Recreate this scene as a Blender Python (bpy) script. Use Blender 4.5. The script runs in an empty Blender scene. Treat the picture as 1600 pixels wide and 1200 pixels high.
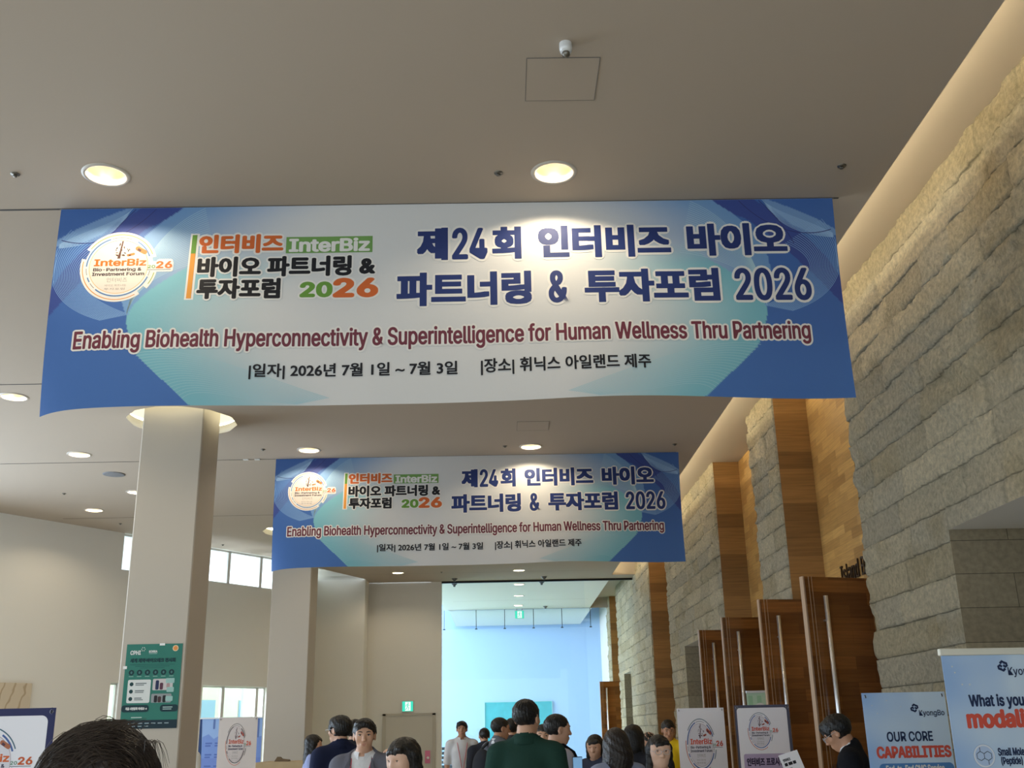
import bpy, math, random
import numpy as np
from mathutils import Matrix, Vector, geometry as mgeo

random.seed(7); rng = np.random.default_rng(7)
SC = bpy.context.scene
COL = SC.collection
PI = math.pi

# ------------------------------------------------------------------ camera, world, exposure
def setup_view():
    f = 1640.0
    vy = np.array([-11.0, -542.0, f]); vy /= np.linalg.norm(vy)
    vz = np.array([-103.0, 4959.0, f]); vz -= vy * (vz @ vy); vz /= np.linalg.norm(vz)
    vx = np.cross(vy, vz)
    if vx[0] < 0: vx = -vx
    M = np.array([vx, vy, vz])
    cam = bpy.data.cameras.new('camera'); co = bpy.data.objects.new('camera', cam); COL.objects.link(co)
    r, u, fw = M[:, 0], M[:, 1], M[:, 2]
    co.matrix_world = Matrix(((r[0], u[0], -fw[0], 0), (r[1], u[1], -fw[1], 0), (r[2], u[2], -fw[2], 1.6), (0, 0, 0, 1)))
    cam.sensor_width = 36.0; cam.sensor_fit = 'HORIZONTAL'; cam.lens = f / 1600 * 36.0
    cam.clip_start = 0.05; cam.clip_end = 300
    SC.camera = co
    w = bpy.data.worlds.new('daylight'); w.use_nodes = True; SC.world = w
    bg = w.node_tree.nodes['Background']
    bg.inputs[0].default_value = (0.80, 0.92, 1.0, 1); bg.inputs[1].default_value = WORLD
    SC.view_settings.view_transform = 'Standard'; SC.view_settings.look = 'None'
    SC.view_settings.gamma = 1; SC.view_settings.use_curve_mapping = False
    SC.view_settings.exposure = EXPOSURE
    try: SC.cycles.use_denoising = True
    except Exception: pass

def lin(c):
    c = c / 255.0
    return c / 12.92 if c <= 0.04045 else ((c + 0.055) / 1.055) ** 2.4
def C(r, g, b): return (lin(r), lin(g), lin(b), 1.0)

WORLD = 1.9; EXPOSURE = 0.15
LAMP_W = 34.0       # each recessed lamp
COVE_E = 32.0        # strip in the wall cove
RING_E = 7.0        # strip in the column rings
ATRIUM_W = 1250.0    # area light for daylight through the atrium's assumed window
HALL_W = 800.0  # cool fill panel added before the left wall
FRONT_W = 2000.0      # assumed daylight through unseen entrance glazing behind the camera
setup_view()

def area(name, loc, rot, sx, sy, power, col):
    l = bpy.data.lights.new(name, 'AREA'); l.shape = 'RECTANGLE'; l.size = sx; l.size_y = sy; l.energy = power; l.color = col
    o = bpy.data.objects.new(name, l); COL.objects.link(o); o.location = loc; o.rotation_euler = rot
    return o
# area light added for daylight through the atrium's assumed, unseen window on the left
area('assumed_atrium_daylight', (-6.6, 32.5, 3.4), (0, -PI / 2, 0), 5.5, 9.5, ATRIUM_W, (0.66, 0.82, 1.0))
# fill panel added before the left wall; assumed daylight from an unseen entrance behind the camera
area('hall_left_fill', (-11.35, 11.2, 2.3), (0, -PI / 2, -0.591), 3.6, 10.0, HALL_W, (0.66, 0.82, 1.0))
# fill panel added outside, above the wide low window, aimed into the hall
area('low_window_fill', (-6.45, 21.95, 3.45), Vector((.70, -.47, -.62)).to_track_quat('-Z', 'Y').to_euler(), 1.8, 1.4, 450.0, (0.86, 0.95, 1.0))
area('assumed_entrance_daylight', (-5.0, -5.5, 2.4), (-PI / 2, 0, 0), 15.0, 4.2, FRONT_W, (0.86, 0.93, 1.0))  # area light added behind the camera as assumed entrance daylight

# ------------------------------------------------------------------ materials
MATS = {}
def mat(name, col, rough=0.6, metal=0.0, emit=None, estr=0.0, spec=0.5, bump=None, noise=None, alpha=None):
    if name in MATS: return MATS[name]
    m = bpy.data.materials.new(name); m.use_nodes = True; MATS[name] = m
    nt = m.node_tree; b = nt.nodes['Principled BSDF']
    b.inputs['Base Color'].default_value = col; b.inputs['Roughness'].default_value = rough
    b.inputs['Metallic'].default_value = metal
    if 'Specular IOR Level' in b.inputs: b.inputs['Specular IOR Level'].default_value = spec
    if emit is not None:
        b.inputs['Emission Color'].default_value = emit; b.inputs['Emission Strength'].default_value = estr
    if noise or bump:
        tc = nt.nodes.new('ShaderNodeTexCoord')
        n = nt.nodes.new('ShaderNodeTexNoise'); n.inputs['Scale'].default_value = (noise or bump)[0]; n.inputs['Detail'].default_value = 6
        nt.links.new(tc.outputs['Object'], n.inputs['Vector'])
        if noise:
            mx = nt.nodes.new('ShaderNodeMix'); mx.data_type = 'RGBA'
            a = noise[1]
            mx.inputs[6].default_value = tuple(c * (1 - a) for c in col[:3]) + (1,)
            mx.inputs[7].default_value = tuple(min(1, c * (1 + a)) for c in col[:3]) + (1,)
            nt.links.new(n.outputs['Fac'], mx.inputs[0]); nt.links.new(mx.outputs[2], b.inputs['Base Color'])
        if bump:
            bp = nt.nodes.new('ShaderNodeBump'); bp.inputs['Strength'].default_value = bump[1]; bp.inputs['Distance'].default_value = 0.01
            nt.links.new(n.outputs['Fac'], bp.inputs['Height']); nt.links.new(bp.outputs['Normal'], b.inputs['Normal'])
    return m

def emat(name, col, s):
    return mat(name, (0, 0, 0, 1), emit=col, estr=s)

def glass_mat(name, tint, gloss=0.08):
    if name in MATS: return MATS[name]
    m = bpy.data.materials.new(name); m.use_nodes = True; MATS[name] = m
    nt = m.node_tree; out = nt.nodes['Material Output']; nt.nodes.remove(nt.nodes['Principled BSDF'])
    t = nt.nodes.new('ShaderNodeBsdfTransparent'); t.inputs[0].default_value = tint
    g = nt.nodes.new('ShaderNodeBsdfGlossy'); g.inputs['Roughness'].default_value = 0.02
    fr = nt.nodes.new('ShaderNodeFresnel'); fr.inputs[0].default_value = 1.45
    mx = nt.nodes.new('ShaderNodeMixShader')
    nt.links.new(fr.outputs[0], mx.inputs[0]); nt.links.new(t.outputs[0], mx.inputs[1]); nt.links.new(g.outputs[0], mx.inputs[2])
    nt.links.new(mx.outputs[0], out.inputs['Surface'])
    return m

def vcol_mat(name, attr, rough=0.55, bump=None, nscale=None, namp=0.0, spec=0.3):
    m = bpy.data.materials.new(name); m.use_nodes = True; MATS[name] = m
    nt = m.node_tree; b = nt.nodes['Principled BSDF']; b.inputs['Roughness'].default_value = rough
    b.inputs['Specular IOR Level'].default_value = spec
    a = nt.nodes.new('ShaderNodeAttribute'); a.attribute_name = attr
    src = a.outputs['Color']
    tc = nt.nodes.new('ShaderNodeTexCoord')
    if nscale:
        n = nt.nodes.new('ShaderNodeTexNoise'); n.inputs['Scale'].default_value = nscale; n.inputs['Detail'].default_value = 8; n.inputs['Roughness'].default_value = 0.65
        nt.links.new(tc.outputs['Object'], n.inputs['Vector'])
        r = nt.nodes.new('ShaderNodeMapRange'); r.inputs[1].default_value = 0.3; r.inputs[2].default_value = 0.7
        r.inputs[3].default_value = 1 - namp; r.inputs[4].default_value = 1 + namp
        nt.links.new(n.outputs['Fac'], r.inputs[0])
        mx = nt.nodes.new('ShaderNodeVectorMath'); mx.operation = 'SCALE'
        nt.links.new(src, mx.inputs[0]); nt.links.new(r.outputs[0], mx.inputs[3]); src = mx.outputs[0]
    nt.links.new(src, b.inputs['Base Color'])
    if bump:
        n2 = nt.nodes.new('ShaderNodeTexNoise'); n2.inputs['Scale'].default_value = bump[0]; n2.inputs['Detail'].default_value = 10; n2.inputs['Roughness'].default_value = 0.7
        nt.links.new(tc.outputs['Object'], n2.inputs['Vector'])
        bp = nt.nodes.new('ShaderNodeBump'); bp.inputs['Strength'].default_value = bump[1]; bp.inputs['Distance'].default_value = bump[2]
        nt.links.new(n2.outputs['Fac'], bp.inputs['Height']); nt.links.new(bp.outputs['Normal'], b.inputs['Normal'])
    return m

def wood_mat(name, c1, c2, bw, bh, rot, rough=0.4, grain=(3, 60, 60), seam=0.0015, off=0.5):
    """boards: rot = euler that turns object coords so that X runs along the board and Y across the courses"""
    m = bpy.data.materials.new(name); m.use_nodes = True; MATS[name] = m
    nt = m.node_tree; b = nt.nodes['Principled BSDF']; b.inputs['Roughness'].default_value = rough
    tc = nt.nodes.new('ShaderNodeTexCoord')
    mp = nt.nodes.new('ShaderNodeVectorRotate'); mp.rotation_type = 'EULER_XYZ'; mp.inputs['Rotation'].default_value = rot
    nt.links.new(tc.outputs['Object'], mp.inputs['Vector'])
    br = nt.nodes.new('ShaderNodeTexBrick'); br.offset = off
    br.inputs['Scale'].default_value = 1.0; br.inputs['Brick Width'].default_value = bw; br.inputs['Row Height'].default_value = bh
    br.inputs['Mortar Size'].default_value = seam; br.inputs['Mortar Smooth'].default_value = 0.3; br.inputs['Bias'].default_value = 0.0
    br.inputs['Color1'].default_value = c1; br.inputs['Color2'].default_value = c2
    br.inputs['Mortar'].default_value = tuple(c * 0.45 for c in c2[:3]) + (1,)
    nt.links.new(mp.outputs['Vector'], br.inputs['Vector'])
    sc = nt.nodes.new('ShaderNodeMapping'); sc.inputs['Scale'].default_value = grain
    nt.links.new(mp.outputs['Vector'], sc.inputs['Vector'])
    n = nt.nodes.new('ShaderNodeTexNoise'); n.inputs['Scale'].default_value = 1.0; n.inputs['Detail'].default_value = 6
    nt.links.new(sc.outputs['Vector'], n.inputs['Vector'])
    r = nt.nodes.new('ShaderNodeMapRange'); r.inputs[1].default_value = 0.25; r.inputs[2].default_value = 0.75
    r.inputs[3].default_value = 0.78; r.inputs[4].default_value = 1.2
    nt.links.new(n.outputs['Fac'], r.inputs[0])
    mx = nt.nodes.new('ShaderNodeVectorMath'); mx.operation = 'SCALE'
    nt.links.new(br.outputs['Color'], mx.inputs[0]); nt.links.new(r.outputs[0], mx.inputs[3])
    nt.links.new(mx.outputs[0], b.inputs['Base Color'])
    return m

# ------------------------------------------------------------------ mesh helpers
class MB:
    def __init__(s): s.v = []; s.f = []; s.mi = []; s.mats = []
    def slot(s, m):
        if m is None: return 0
        if m not in s.mats: s.mats.append(m)
        return s.mats.index(m)
    def add(s, vs, fs, m=None):
        k = len(s.v); i = s.slot(m)
        s.v.extend([tuple(map(float, p)) for p in vs]); s.f.extend([tuple(int(a) + k for a in q) for q in fs]); s.mi.extend([i] * len(fs))
    def quad(s, a, b, c, d, m=None): s.add([a, b, c, d], [(0, 1, 2, 3)], m)
    def box(s, x0, x1, y0, y1, z0, z1, m=None, bev=0.0, T=None):
        if bev <= 0:
            vs = [(x, y, z) for z in (z0, z1) for y in (y0, y1) for x in (x0, x1)]
            fs = [(0, 2, 3, 1), (4, 5, 7, 6), (0, 1, 5, 4), (2, 6, 7, 3), (0, 4, 6, 2), (1, 3, 7, 5)]
        else:
            b = bev; vs = []; X = (x0, x1); Y = (y0, y1); Z = (z0, z1); idx = {}
            for i in (0, 1):
                for j in (0, 1):
                    for k in (0, 1):
                        sx, sy, sz = (1, -1)[i], (1, -1)[j], (1, -1)[k]
                        for ax in range(3):
                            p = [X[i] + sx * b, Y[j] + sy * b, Z[k] + sz * b]; p[ax] = (X[i], Y[j], Z[k])[ax]
                            idx[(i, j, k, ax)] = len(vs); vs.append(tuple(p))
            fs = []
            for ax in range(3):
                o = [a for a in range(3) if a != ax]
                for e in (0, 1):
                    q = []
                    for (a, c) in ((0, 0), (1, 0), (1, 1), (0, 1)):
                        k = [0, 0, 0]; k[ax] = e; k[o[0]] = a; k[o[1]] = c; q.append(idx[tuple(k) + (ax,)])
                    fs.append(tuple(q))
                for a in (0, 1):
                    for c in (0, 1):
                        k0 = [0, 0, 0]; k0[o[0]] = a; k0[o[1]] = c; k1 = list(k0); k1[ax] = 1
                        fs.append((idx[tuple(k0) + (o[0],)], idx[tuple(k1) + (o[0],)], idx[tuple(k1) + (o[1],)], idx[tuple(k0) + (o[1],)]))
            for i in (0, 1):
                for j in (0, 1):
                    for k in (0, 1): fs.append((idx[(i, j, k, 0)], idx[(i, j, k, 1)], idx[(i, j, k, 2)]))
        if T is not None: vs = [tuple(T @ Vector(p)) for p in vs]
        s.add(vs, fs, m)
    def tube(s, pts, r, n=8, m=None, caps=True, rs=None):
        pts = [Vector(p) for p in pts]; vs = []; fs = []
        for i, p in enumerate(pts):
            d = (pts[min(i + 1, len(pts) - 1)] - pts[max(i - 1, 0)])
            d = d.normalized() if d.length > 1e-9 else Vector((0, 0, 1))
            a = d.cross(Vector((0, 0, 1)))
            if a.length < 1e-3: a = d.cross(Vector((0, 1, 0)))
            a.normalize(); b = d.cross(a).normalized(); rr = rs[i] if rs else r
            for k in range(n):
                t = 2 * PI * k / n; vs.append(tuple(p + a * (math.cos(t) * rr) + b * (math.sin(t) * rr)))
        for i in range(len(pts) - 1):
            for k in range(n): fs.append((i * n + k, i * n + (k + 1) % n, (i + 1) * n + (k + 1) % n, (i + 1) * n + k))
        if caps: fs.append(tuple(range(n - 1, -1, -1))); fs.append(tuple((len(pts) - 1) * n + k for k in range(n)))
        s.add(vs, fs, m)
    def lathe(s, prof, c=(0, 0, 0), n=32, m=None, sx=1, sy=1):
        vs = []; fs = []
        for (r, z) in prof:
            for k in range(n):
                t = 2 * PI * k / n; vs.append((c[0] + r * math.cos(t) * sx, c[1] + r * math.sin(t) * sy, c[2] + z))
        for i in range(len(prof) - 1):
            for k in range(n): fs.append((i * n + k, i * n + (k + 1) % n, (i + 1) * n + (k + 1) % n, (i + 1) * n + k))
        s.add(vs, fs, m)
    def ell(s, c, r, m=None, nu=14, nv=9, T=None):
        vs = [(0, 0, r[2])]; fs = []
        for j in range(1, nv):
            ph = PI * j / nv
            for k in range(nu):
                t = 2 * PI * k / nu; vs.append((r[0] * math.sin(ph) * math.cos(t), r[1] * math.sin(ph) * math.sin(t), r[2] * math.cos(ph)))
        vs.append((0, 0, -r[2])); L = len(vs) - 1
        for k in range(nu): fs.append((0, 1 + k, 1 + (k + 1) % nu)); fs.append((L, L - nu + (k + 1) % nu, L - nu + k))
        for j in range(nv - 2):
            for k in range(nu): fs.append((1 + j * nu + k, 1 + (j + 1) * nu + k, 1 + (j + 1) * nu + (k + 1) % nu, 1 + j * nu + (k + 1) % nu))
        vs = [Vector(p) for p in vs]
        if T is not None: vs = [T @ p for p in vs]
        s.add([tuple(p + Vector(c)) for p in vs], fs, m)
    def build(s, name, m=None, parent=None, smooth=False, loc=(0, 0, 0)):
        me = bpy.data.meshes.new(name); me.from_pydata(s.v, [], s.f); 
        mats = s.mats or ([m] if m else [])
        for k in mats: me.materials.append(k)
        if s.mats and len(s.mats) > 1: me.polygons.foreach_set('material_index', s.mi)
        if smooth: me.polygons.foreach_set('use_smooth', [True] * len(me.polygons))
        me.update()
        return link(name, me, parent, loc)

def link(name, data, parent=None, loc=(0, 0, 0)):
    o = bpy.data.objects.new(name, data); COL.objects.link(o); o.location = loc
    if parent is not None: o.parent = parent
    return o
def npmesh(name, V, F, mats, parent=None, smooth=True, mi=None, loc=(0, 0, 0)):
    me = bpy.data.meshes.new(name); me.from_pydata(V.tolist(), [], F.tolist() if hasattr(F, 'tolist') else F)
    for k in mats: me.materials.append(k)
    if mi is not None: me.polygons.foreach_set('material_index', mi)
    if smooth: me.polygons.foreach_set('use_smooth', [True] * len(me.polygons))
    me.update()
    return link(name, me, parent, loc)
def tag(o, label, cat, group=None, kind=None):
    o['label'] = label; o['category'] = cat
    if group: o['group'] = group
    if kind: o['kind'] = kind
    return o
def empty(name, loc=(0, 0, 0), rz=0.0):
    o = bpy.data.objects.new(name, None); COL.objects.link(o); o.location = loc; o.rotation_euler = (0, 0, rz); o.empty_display_size = 0.1
    return o
def thing(name, label, cat, loc=(0, 0, 0), rz=0.0, group=None, kind=None): return tag(empty(name, loc, rz), label, cat, group, kind)
def struct(name, mb, m=None, label=None, smooth=False, parent=None):
    o = mb.build(name, m, parent, smooth)
    if parent is None:
        o['kind'] = 'structure'
        if label: o['label'] = label
        o['category'] = name.split('.')[0].split('_')[0]
    return o
def copy_tree(o, parent=None):
    c = o.copy(); COL.objects.link(c)
    if parent is not None: c.parent = parent
    for ch in list(o.children): copy_tree(ch, c)
    return c

def hash2(ix, iy, seed):
    h = (ix.astype(np.int64) * 374761393 + iy.astype(np.int64) * 668265263 + seed * 1442695041) & 0xffffffff
    h = ((h ^ (h >> 13)) * 1274126177) & 0xffffffff
    return ((h ^ (h >> 16)) & 0xffff) / 65535.0
def vnoise(x, y, seed=0):
    ix = np.floor(x); iy = np.floor(y); fx = x - ix; fy = y - iy
    fx = fx * fx * (3 - 2 * fx); fy = fy * fy * (3 - 2 * fy)
    a = hash2(ix, iy, seed); b = hash2(ix + 1, iy, seed); c = hash2(ix, iy + 1, seed); d = hash2(ix + 1, iy + 1, seed)
    return (a * (1 - fx) + b * fx) * (1 - fy) + (c * (1 - fx) + d * fx) * fy
def fbm(x, y, seed=0, o=4):
    s = 0; a = 0.5; t = 0
    for k in range(o):
        s = s + a * vnoise(x * 2 ** k, y * 2 ** k, seed + k * 17); t += a; a *= 0.5
    return s / t
# ------------------------------------------------------------------ the setting
Z = 5.1          # ceiling of the hall
ZC = 5.4         # top of the coves
XS = 3.2         # stone face of the right wall
XW = 3.6         # timber lining of the door recesses
M_ceil = mat('ceiling_paint', C(182, 169, 154), 0.85, spec=0.2)
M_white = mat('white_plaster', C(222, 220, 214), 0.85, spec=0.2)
M_wall = mat('cream_wallcovering', C(232, 230, 224), 0.8, spec=0.25, bump=(260, 0.12))
M_floor = mat('stone_floor', C(204, 196, 182), 0.35, noise=(3, 0.12))
M_joint = mat('dark_joint', C(60, 58, 58), 0.8)
M_black = mat('black_metal', C(28, 28, 30), 0.45, 0.4)
M_chrome = mat('brushed_steel', C(232, 234, 238), 0.30, 0.85)
M_alu = mat('white_aluminium', C(225, 226, 226), 0.4, 0.2)
M_trim = mat('lamp_rim', C(196, 190, 180), 0.4, 0.1)
M_glass = glass_mat('clear_glass', (0.95, 0.975, 1.0, 1))
M_glass2 = glass_mat('curtain_glass', (0.93, 0.97, 1.0, 1))
M_led = emat('warm_led', (1.0, 0.93, 0.66, 1), COVE_E)
M_led2 = emat('ring_led', (1.0, 0.92, 0.62, 1), RING_E)

fl = MB(); fl.quad((-16, -6, 0), (6, -6, 0), (6, 39, 0), (-16, 39, 0)); struct('floor', fl, M_floor, 'polished beige stone floor of the lobby')

lamp_xy = [(-2.545, 6.10), (0.385, 6.15), (-5.44, 13.2), (-2.475, 13.18), (0.40, 13.2), (-5.2, 10.75),
           (-6.545, 16.7), (-5.455, 15.46), (-2.45, 9.65), (0.39, 9.65), (-2.45, 17.2), (0.39, 17.2), (-2.45, 20.8), (0.39, 20.8), (-2.4, 24.3), (0.385, 24.26), (0.417, 26.7), (0.44, 29.05), (0.45, 31.4)]  # the pairs behind both banners are unseen lamps added as fill
LR = 0.125
columns = [(-3.70, 11.79), (-3.70, 18.94)]
RR = 0.62
left_line = [(-16.0, 4.93), (-8.08, 16.766), (-4.70, 21.80), (-4.01, 23.49), (-3.267, 25.25)]

def plate_with_holes(outer, holes, z, flip=False):
    vs = [Vector(p) for p in outer]; ed = [(i, (i + 1) % len(outer)) for i in range(len(outer))]
    for (cx, cy, r, n) in holes:
        k = len(vs)
        vs += [Vector((cx + r * math.cos(2 * PI * i / n), cy + r * math.sin(2 * PI * i / n))) for i in range(n)]
        ed += [(k + i, k + (i + 1) % n) for i in range(n)]
    r = mgeo.delaunay_2d_cdt(vs, ed, [], 0, 1e-6)
    V, F = r[0], r[2]
    out = []
    for fc in F:
        c = sum((V[i] for i in fc), Vector((0, 0))) / len(fc)
        if any((c.x - h[0]) ** 2 + (c.y - h[1]) ** 2 < (h[2] * 0.97) ** 2 for h in holes): continue
        if not inside(c, outer): continue
        out.append(fc)
    return [(v.x, v.y, z) for v in V], out
def inside(p, poly):
    s = False; n = len(poly)
    for i in range(n):
        a, b = poly[i], poly[(i + 1) % n]
        if (a[1] > p.y) != (b[1] > p.y) and p.x < (b[0] - a[0]) * (p.y - a[1]) / (b[1] - a[1]) + a[0]: s = not s
    return s
outer = [(2.62, -5), (2.62, 25.3), (3.3, 25.3), (3.3, 25.94), (-3.267, 25.94)] + left_line[::-1] + [(-16, -5)]
holes = [(x, y, LR, 24) for x, y in lamp_xy] + [(x, y, RR, 64) for x, y in columns]
cm = MB(); v, f = plate_with_holes(outer, [h for h in holes if h[1] < 25.9], Z); cm.add(v, f, M_ceil)
c2 = MB(); v, f = plate_with_holes([(-1.75, 25.94), (3.3, 25.94), (3.3, 26.2), (2.64, 26.2), (2.64, 32.4), (-1.75, 32.4)], [h for h in holes if h[1] > 25.9], Z); c2.add(v, f, M_white)  # paler than the hall ceiling, standing in for light from the atrium
struct('ceiling.002', c2, M_white, 'ceiling beyond the glass front, whitened in place of atrium light')
# upstand of the ceiling along the wall cove, its back, its top
def cove(y0, y1, m):
    m.quad((2.62, y0, Z), (2.62, y1, Z), (2.62, y1, Z + .07), (2.62, y0, Z + .07), M_ceil)
    m.quad((2.25, y0, Z + .07), (2.62, y0, Z + .07), (2.62, y1, Z + .07), (2.25, y1, Z + .07), M_ceil)
    m.quad((2.25, y0, Z + .07), (2.25, y1, Z + .07), (2.25, y1, ZC), (2.25, y0, ZC), M_ceil)
    m.quad((2.25, y0, ZC), (4.4, y0, ZC), (4.4, y1, ZC), (2.25, y1, ZC), M_ceil)
    m.quad((2.25, y1, Z), (4.4, y1, Z), (4.4, y1, ZC), (2.25, y1, ZC), M_ceil)
cove(-5, 25.3, cm); cove(26.2, 32.4, cm)
# joints of the ceiling boards
def jline(x0, y0, x1, y1, w=0.012, m=M_joint):
    d = Vector((x1 - x0, y1 - y0)).normalized(); n = Vector((-d.y, d.x)) * w / 2
    cm.quad((x0 - n.x, y0 - n.y, Z - .0015), (x1 - n.x, y1 - n.y, Z - .0015), (x1 + n.x, y1 + n.y, Z - .0015), (x0 + n.x, y0 + n.y, Z - .0015), m)
M_fj = mat('fine_joint', C(120, 115, 110), 0.8)
for y, xa, xb in ((6.56, -14, 2.4), (10.335, -11.5, 2.3), (13.62, -10, 2.35), (17.35, -7.3, 2.0)): jline(xa, y, xb, y, 0.02)
jline(-3.4, 24.48, 2.2, 24.48, 0.012, M_fj); jline(-1.4, 30.1, 2.4, 30.0, 0.012, M_fj)
struct('ceiling', cm, M_ceil, 'flat plaster ceiling of the lobby with a lit cove along the stone wall')
# slot above the piece of wall at the back left
sl = MB()
sl.quad((-4.6, 23.0, ZC), (-3.2, 23.0, ZC), (-3.2, 26.2, ZC), (-4.6, 26.2, ZC)); sl.quad((-4.7, 25.6, Z), (-3.2, 25.6, Z), (-3.2, 25.6, ZC), (-4.7, 25.6, ZC))
sl.quad((-4.7, 25.45, Z + .11), (-3.2, 25.45, Z + .11), (-3.2, 25.45, Z + .17), (-4.7, 25.45, Z + .17))
struct('trim_1', sl, M_white, 'white lining of the ceiling slot at the back left')
# ceiling of the atrium far beyond
ac = MB(); ac.quad((-1.65, 32.45, Z), (2.7, 32.45, Z), (2.7, 37.5, Z), (-1.65, 37.5, Z)); ac.quad((-1.65, 32.45, Z), (-1.65, 37.5, Z), (-1.65, 37.5, 6.2), (-1.65, 32.45, 6.2)); ac.quad((2.7, 32.45, Z), (2.7, 37.5, Z), (2.7, 37.5, 6.2), (2.7, 32.45, 6.2))
ac.quad((-9, 26, 6.2), (4.5, 26, 6.2), (4.5, 39, 6.2), (-9, 39, 6.2))
struct('ceiling.001', ac, M_white, 'ceiling of the atrium beyond the glass')

# back walls
bw = MB()
bw.box(-1.49 - 1.78, -1.49, 25.95, 26.15, 0, Z + 0.0)
o = struct('wall_back', bw, M_wall, 'cream wall with the exit door at the end of the lobby')
bp = MB(); bp.box(-6.0, -3.267, 25.25, 25.95, 0, Z); struct('wall_back.001', bp, M_wall, 'projecting piece of cream wall left of the exit door')
d = MB(); d.box(-2.80, -1.70, 25.93, 25.955, 0, 1.99, mat('door_paint', C(204, 200, 190), 0.5))
ex = struct('door_1', d, None, 'flush cream door under the exit sign')
df = MB(); df.box(-2.875, -2.80, 25.91, 25.96, 0, 2.03); df.box(-1.70, -1.63, 25.91, 25.96, 0, 2.03); df.box(-2.875, -1.63, 25.91, 25.96, 1.99, 2.035); df.build('door_frame', mat('frame_paint', C(190, 184, 172), 0.5), ex)
dk = MB(); dk.ell((-1.80, 25.88, 1.04), (.035, .035, .035)); dk.tube([(-1.8, 25.93, 1.04), (-1.8, 25.88, 1.04)], .012); dk.build('door_knob', M_chrome, ex, True)

# left wall: high strip of windows, low windows
P0 = Vector((-8.08, 16.766, 0)); DL = (Vector((-4.70, 21.80, 0)) - P0).normalized(); NL = Vector((DL.y, -DL.x, 0))   # NL points into the hall
def L(s, z, off=0.0):
    p = P0 + DL * s + NL * off; return (p.x, p.y, z)
lw = MB()
def lquad(s0, s1, z0, z1, off=0.0, m=None): lw.quad(L(s0, z0, off), L(s1, z0, off), L(s1, z1, off), L(s0, z1, off), m)
lquad(-9, 2.385, 0, Z); lquad(2.385, 6.9, 2.52, 4.44); lquad(2.385, 6.9, 0, .35); lquad(2.59, 4.40, .35, 2.52); lquad(6.045, 6.9, .35, 2.52); lquad(6.88, 6.9, 0, Z); lw.quad(L(6.9, 0), (-4.42, 25.25, 0), (-4.42, 25.25, Z), L(6.9, Z))
for (s0, s1, z0, z1) in ((2.385, 6.9, 4.44, Z), (2.385, 2.59, .35, 2.52), (4.40, 6.045, .35, 2.52)):
    for s in (s0, s1): lw.quad(L(s, z0), L(s, z1), L(s, z1, -.18), L(s, z0, -.18))
    lw.quad(L(s0, z0), L(s1, z0), L(s1, z0, -.18), L(s0, z0, -.18)); lw.quad(L(s0, z1), L(s1, z1), L(s1, z1, -.18), L(s0, z1, -.18))
struct('wall_left', lw, M_wall, 'long cream wall on the left with windows near its far end')
def window(name, s0, s1, z0, z1, mull, label, blind=None):
    w = MB(); t = 0.03
    def bar(a, b, c, dd): 
        for q in ((a, b, c, dd),):
            A = [L(a, c, -.14), L(b, c, -.14), L(b, dd, -.14), L(a, dd, -.14)]; B = [L(a, c, -.09), L(b, c, -.09), L(b, dd, -.09), L(a, dd, -.09)]
            w.add(A + B, [(0, 1, 2, 3), (4, 5, 6, 7), (0, 1, 5, 4), (1, 2, 6, 5), (2, 3, 7, 6), (3, 0, 4, 7)])
    bar(s0, s0 + t, z0, z1); bar(s1 - t, s1, z0, z1); bar(s0, s1, z0, z0 + t); bar(s0, s1, z1 - t, z1)
    for mm in mull: bar(mm - .035, mm + .035, z0, z1)
    o = struct(name, w, M_alu, label)
    g = MB(); g.quad(L(s0, z0, -.115), L(s1, z0, -.115), L(s1, z1, -.115), L(s0, z1, -.115)); g.build('glass_pane', M_glass, o)
    if blind:
        m = bpy.data.materials.new('blind_fabric'); m.use_nodes = True; nt = m.node_tree
        b = nt.nodes['Principled BSDF']; nt.nodes.remove(b)
        tr = nt.nodes.new('ShaderNodeBsdfTranslucent'); tr.inputs[0].default_value = (.93, .95, 1, 1)
        df_ = nt.nodes.new('ShaderNodeBsdfDiffuse'); df_.inputs[0].default_value = (.9, .9, .95, 1)
        mx = nt.nodes.new('ShaderNodeMixShader'); mx.inputs[0].default_value = .25
        nt.links.new(tr.outputs[0], mx.inputs[1]); nt.links.new(df_.outputs[0], mx.inputs[2]); nt.links.new(mx.outputs[0], nt.nodes['Material Output'].inputs['Surface'])
        for (a, b_) in blind:
            q = MB(); q.quad(L(a, z0 + .05, -.16), L(b_, z0 + .05, -.16), L(b_, z1, -.16), L(a, z1, -.16)); q.build('blind', m, o)
    return o
window('window_1', 2.385, 6.9, 4.44, Z, (4.93, 5.78), 'strip of bright windows right under the ceiling of the left wall', [(2.5, 4.3), (4.4, 4.75), (5.02, 5.62), (5.85, 6.8)])
window('window_2', 2.385, 2.59, .35, 2.52, (), 'narrow low window in the left wall beside the column')
window('window_3', 4.40, 6.045, .35, 2.52, (4.98, 5.85), 'wide low window in the left wall between the two columns')
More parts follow.
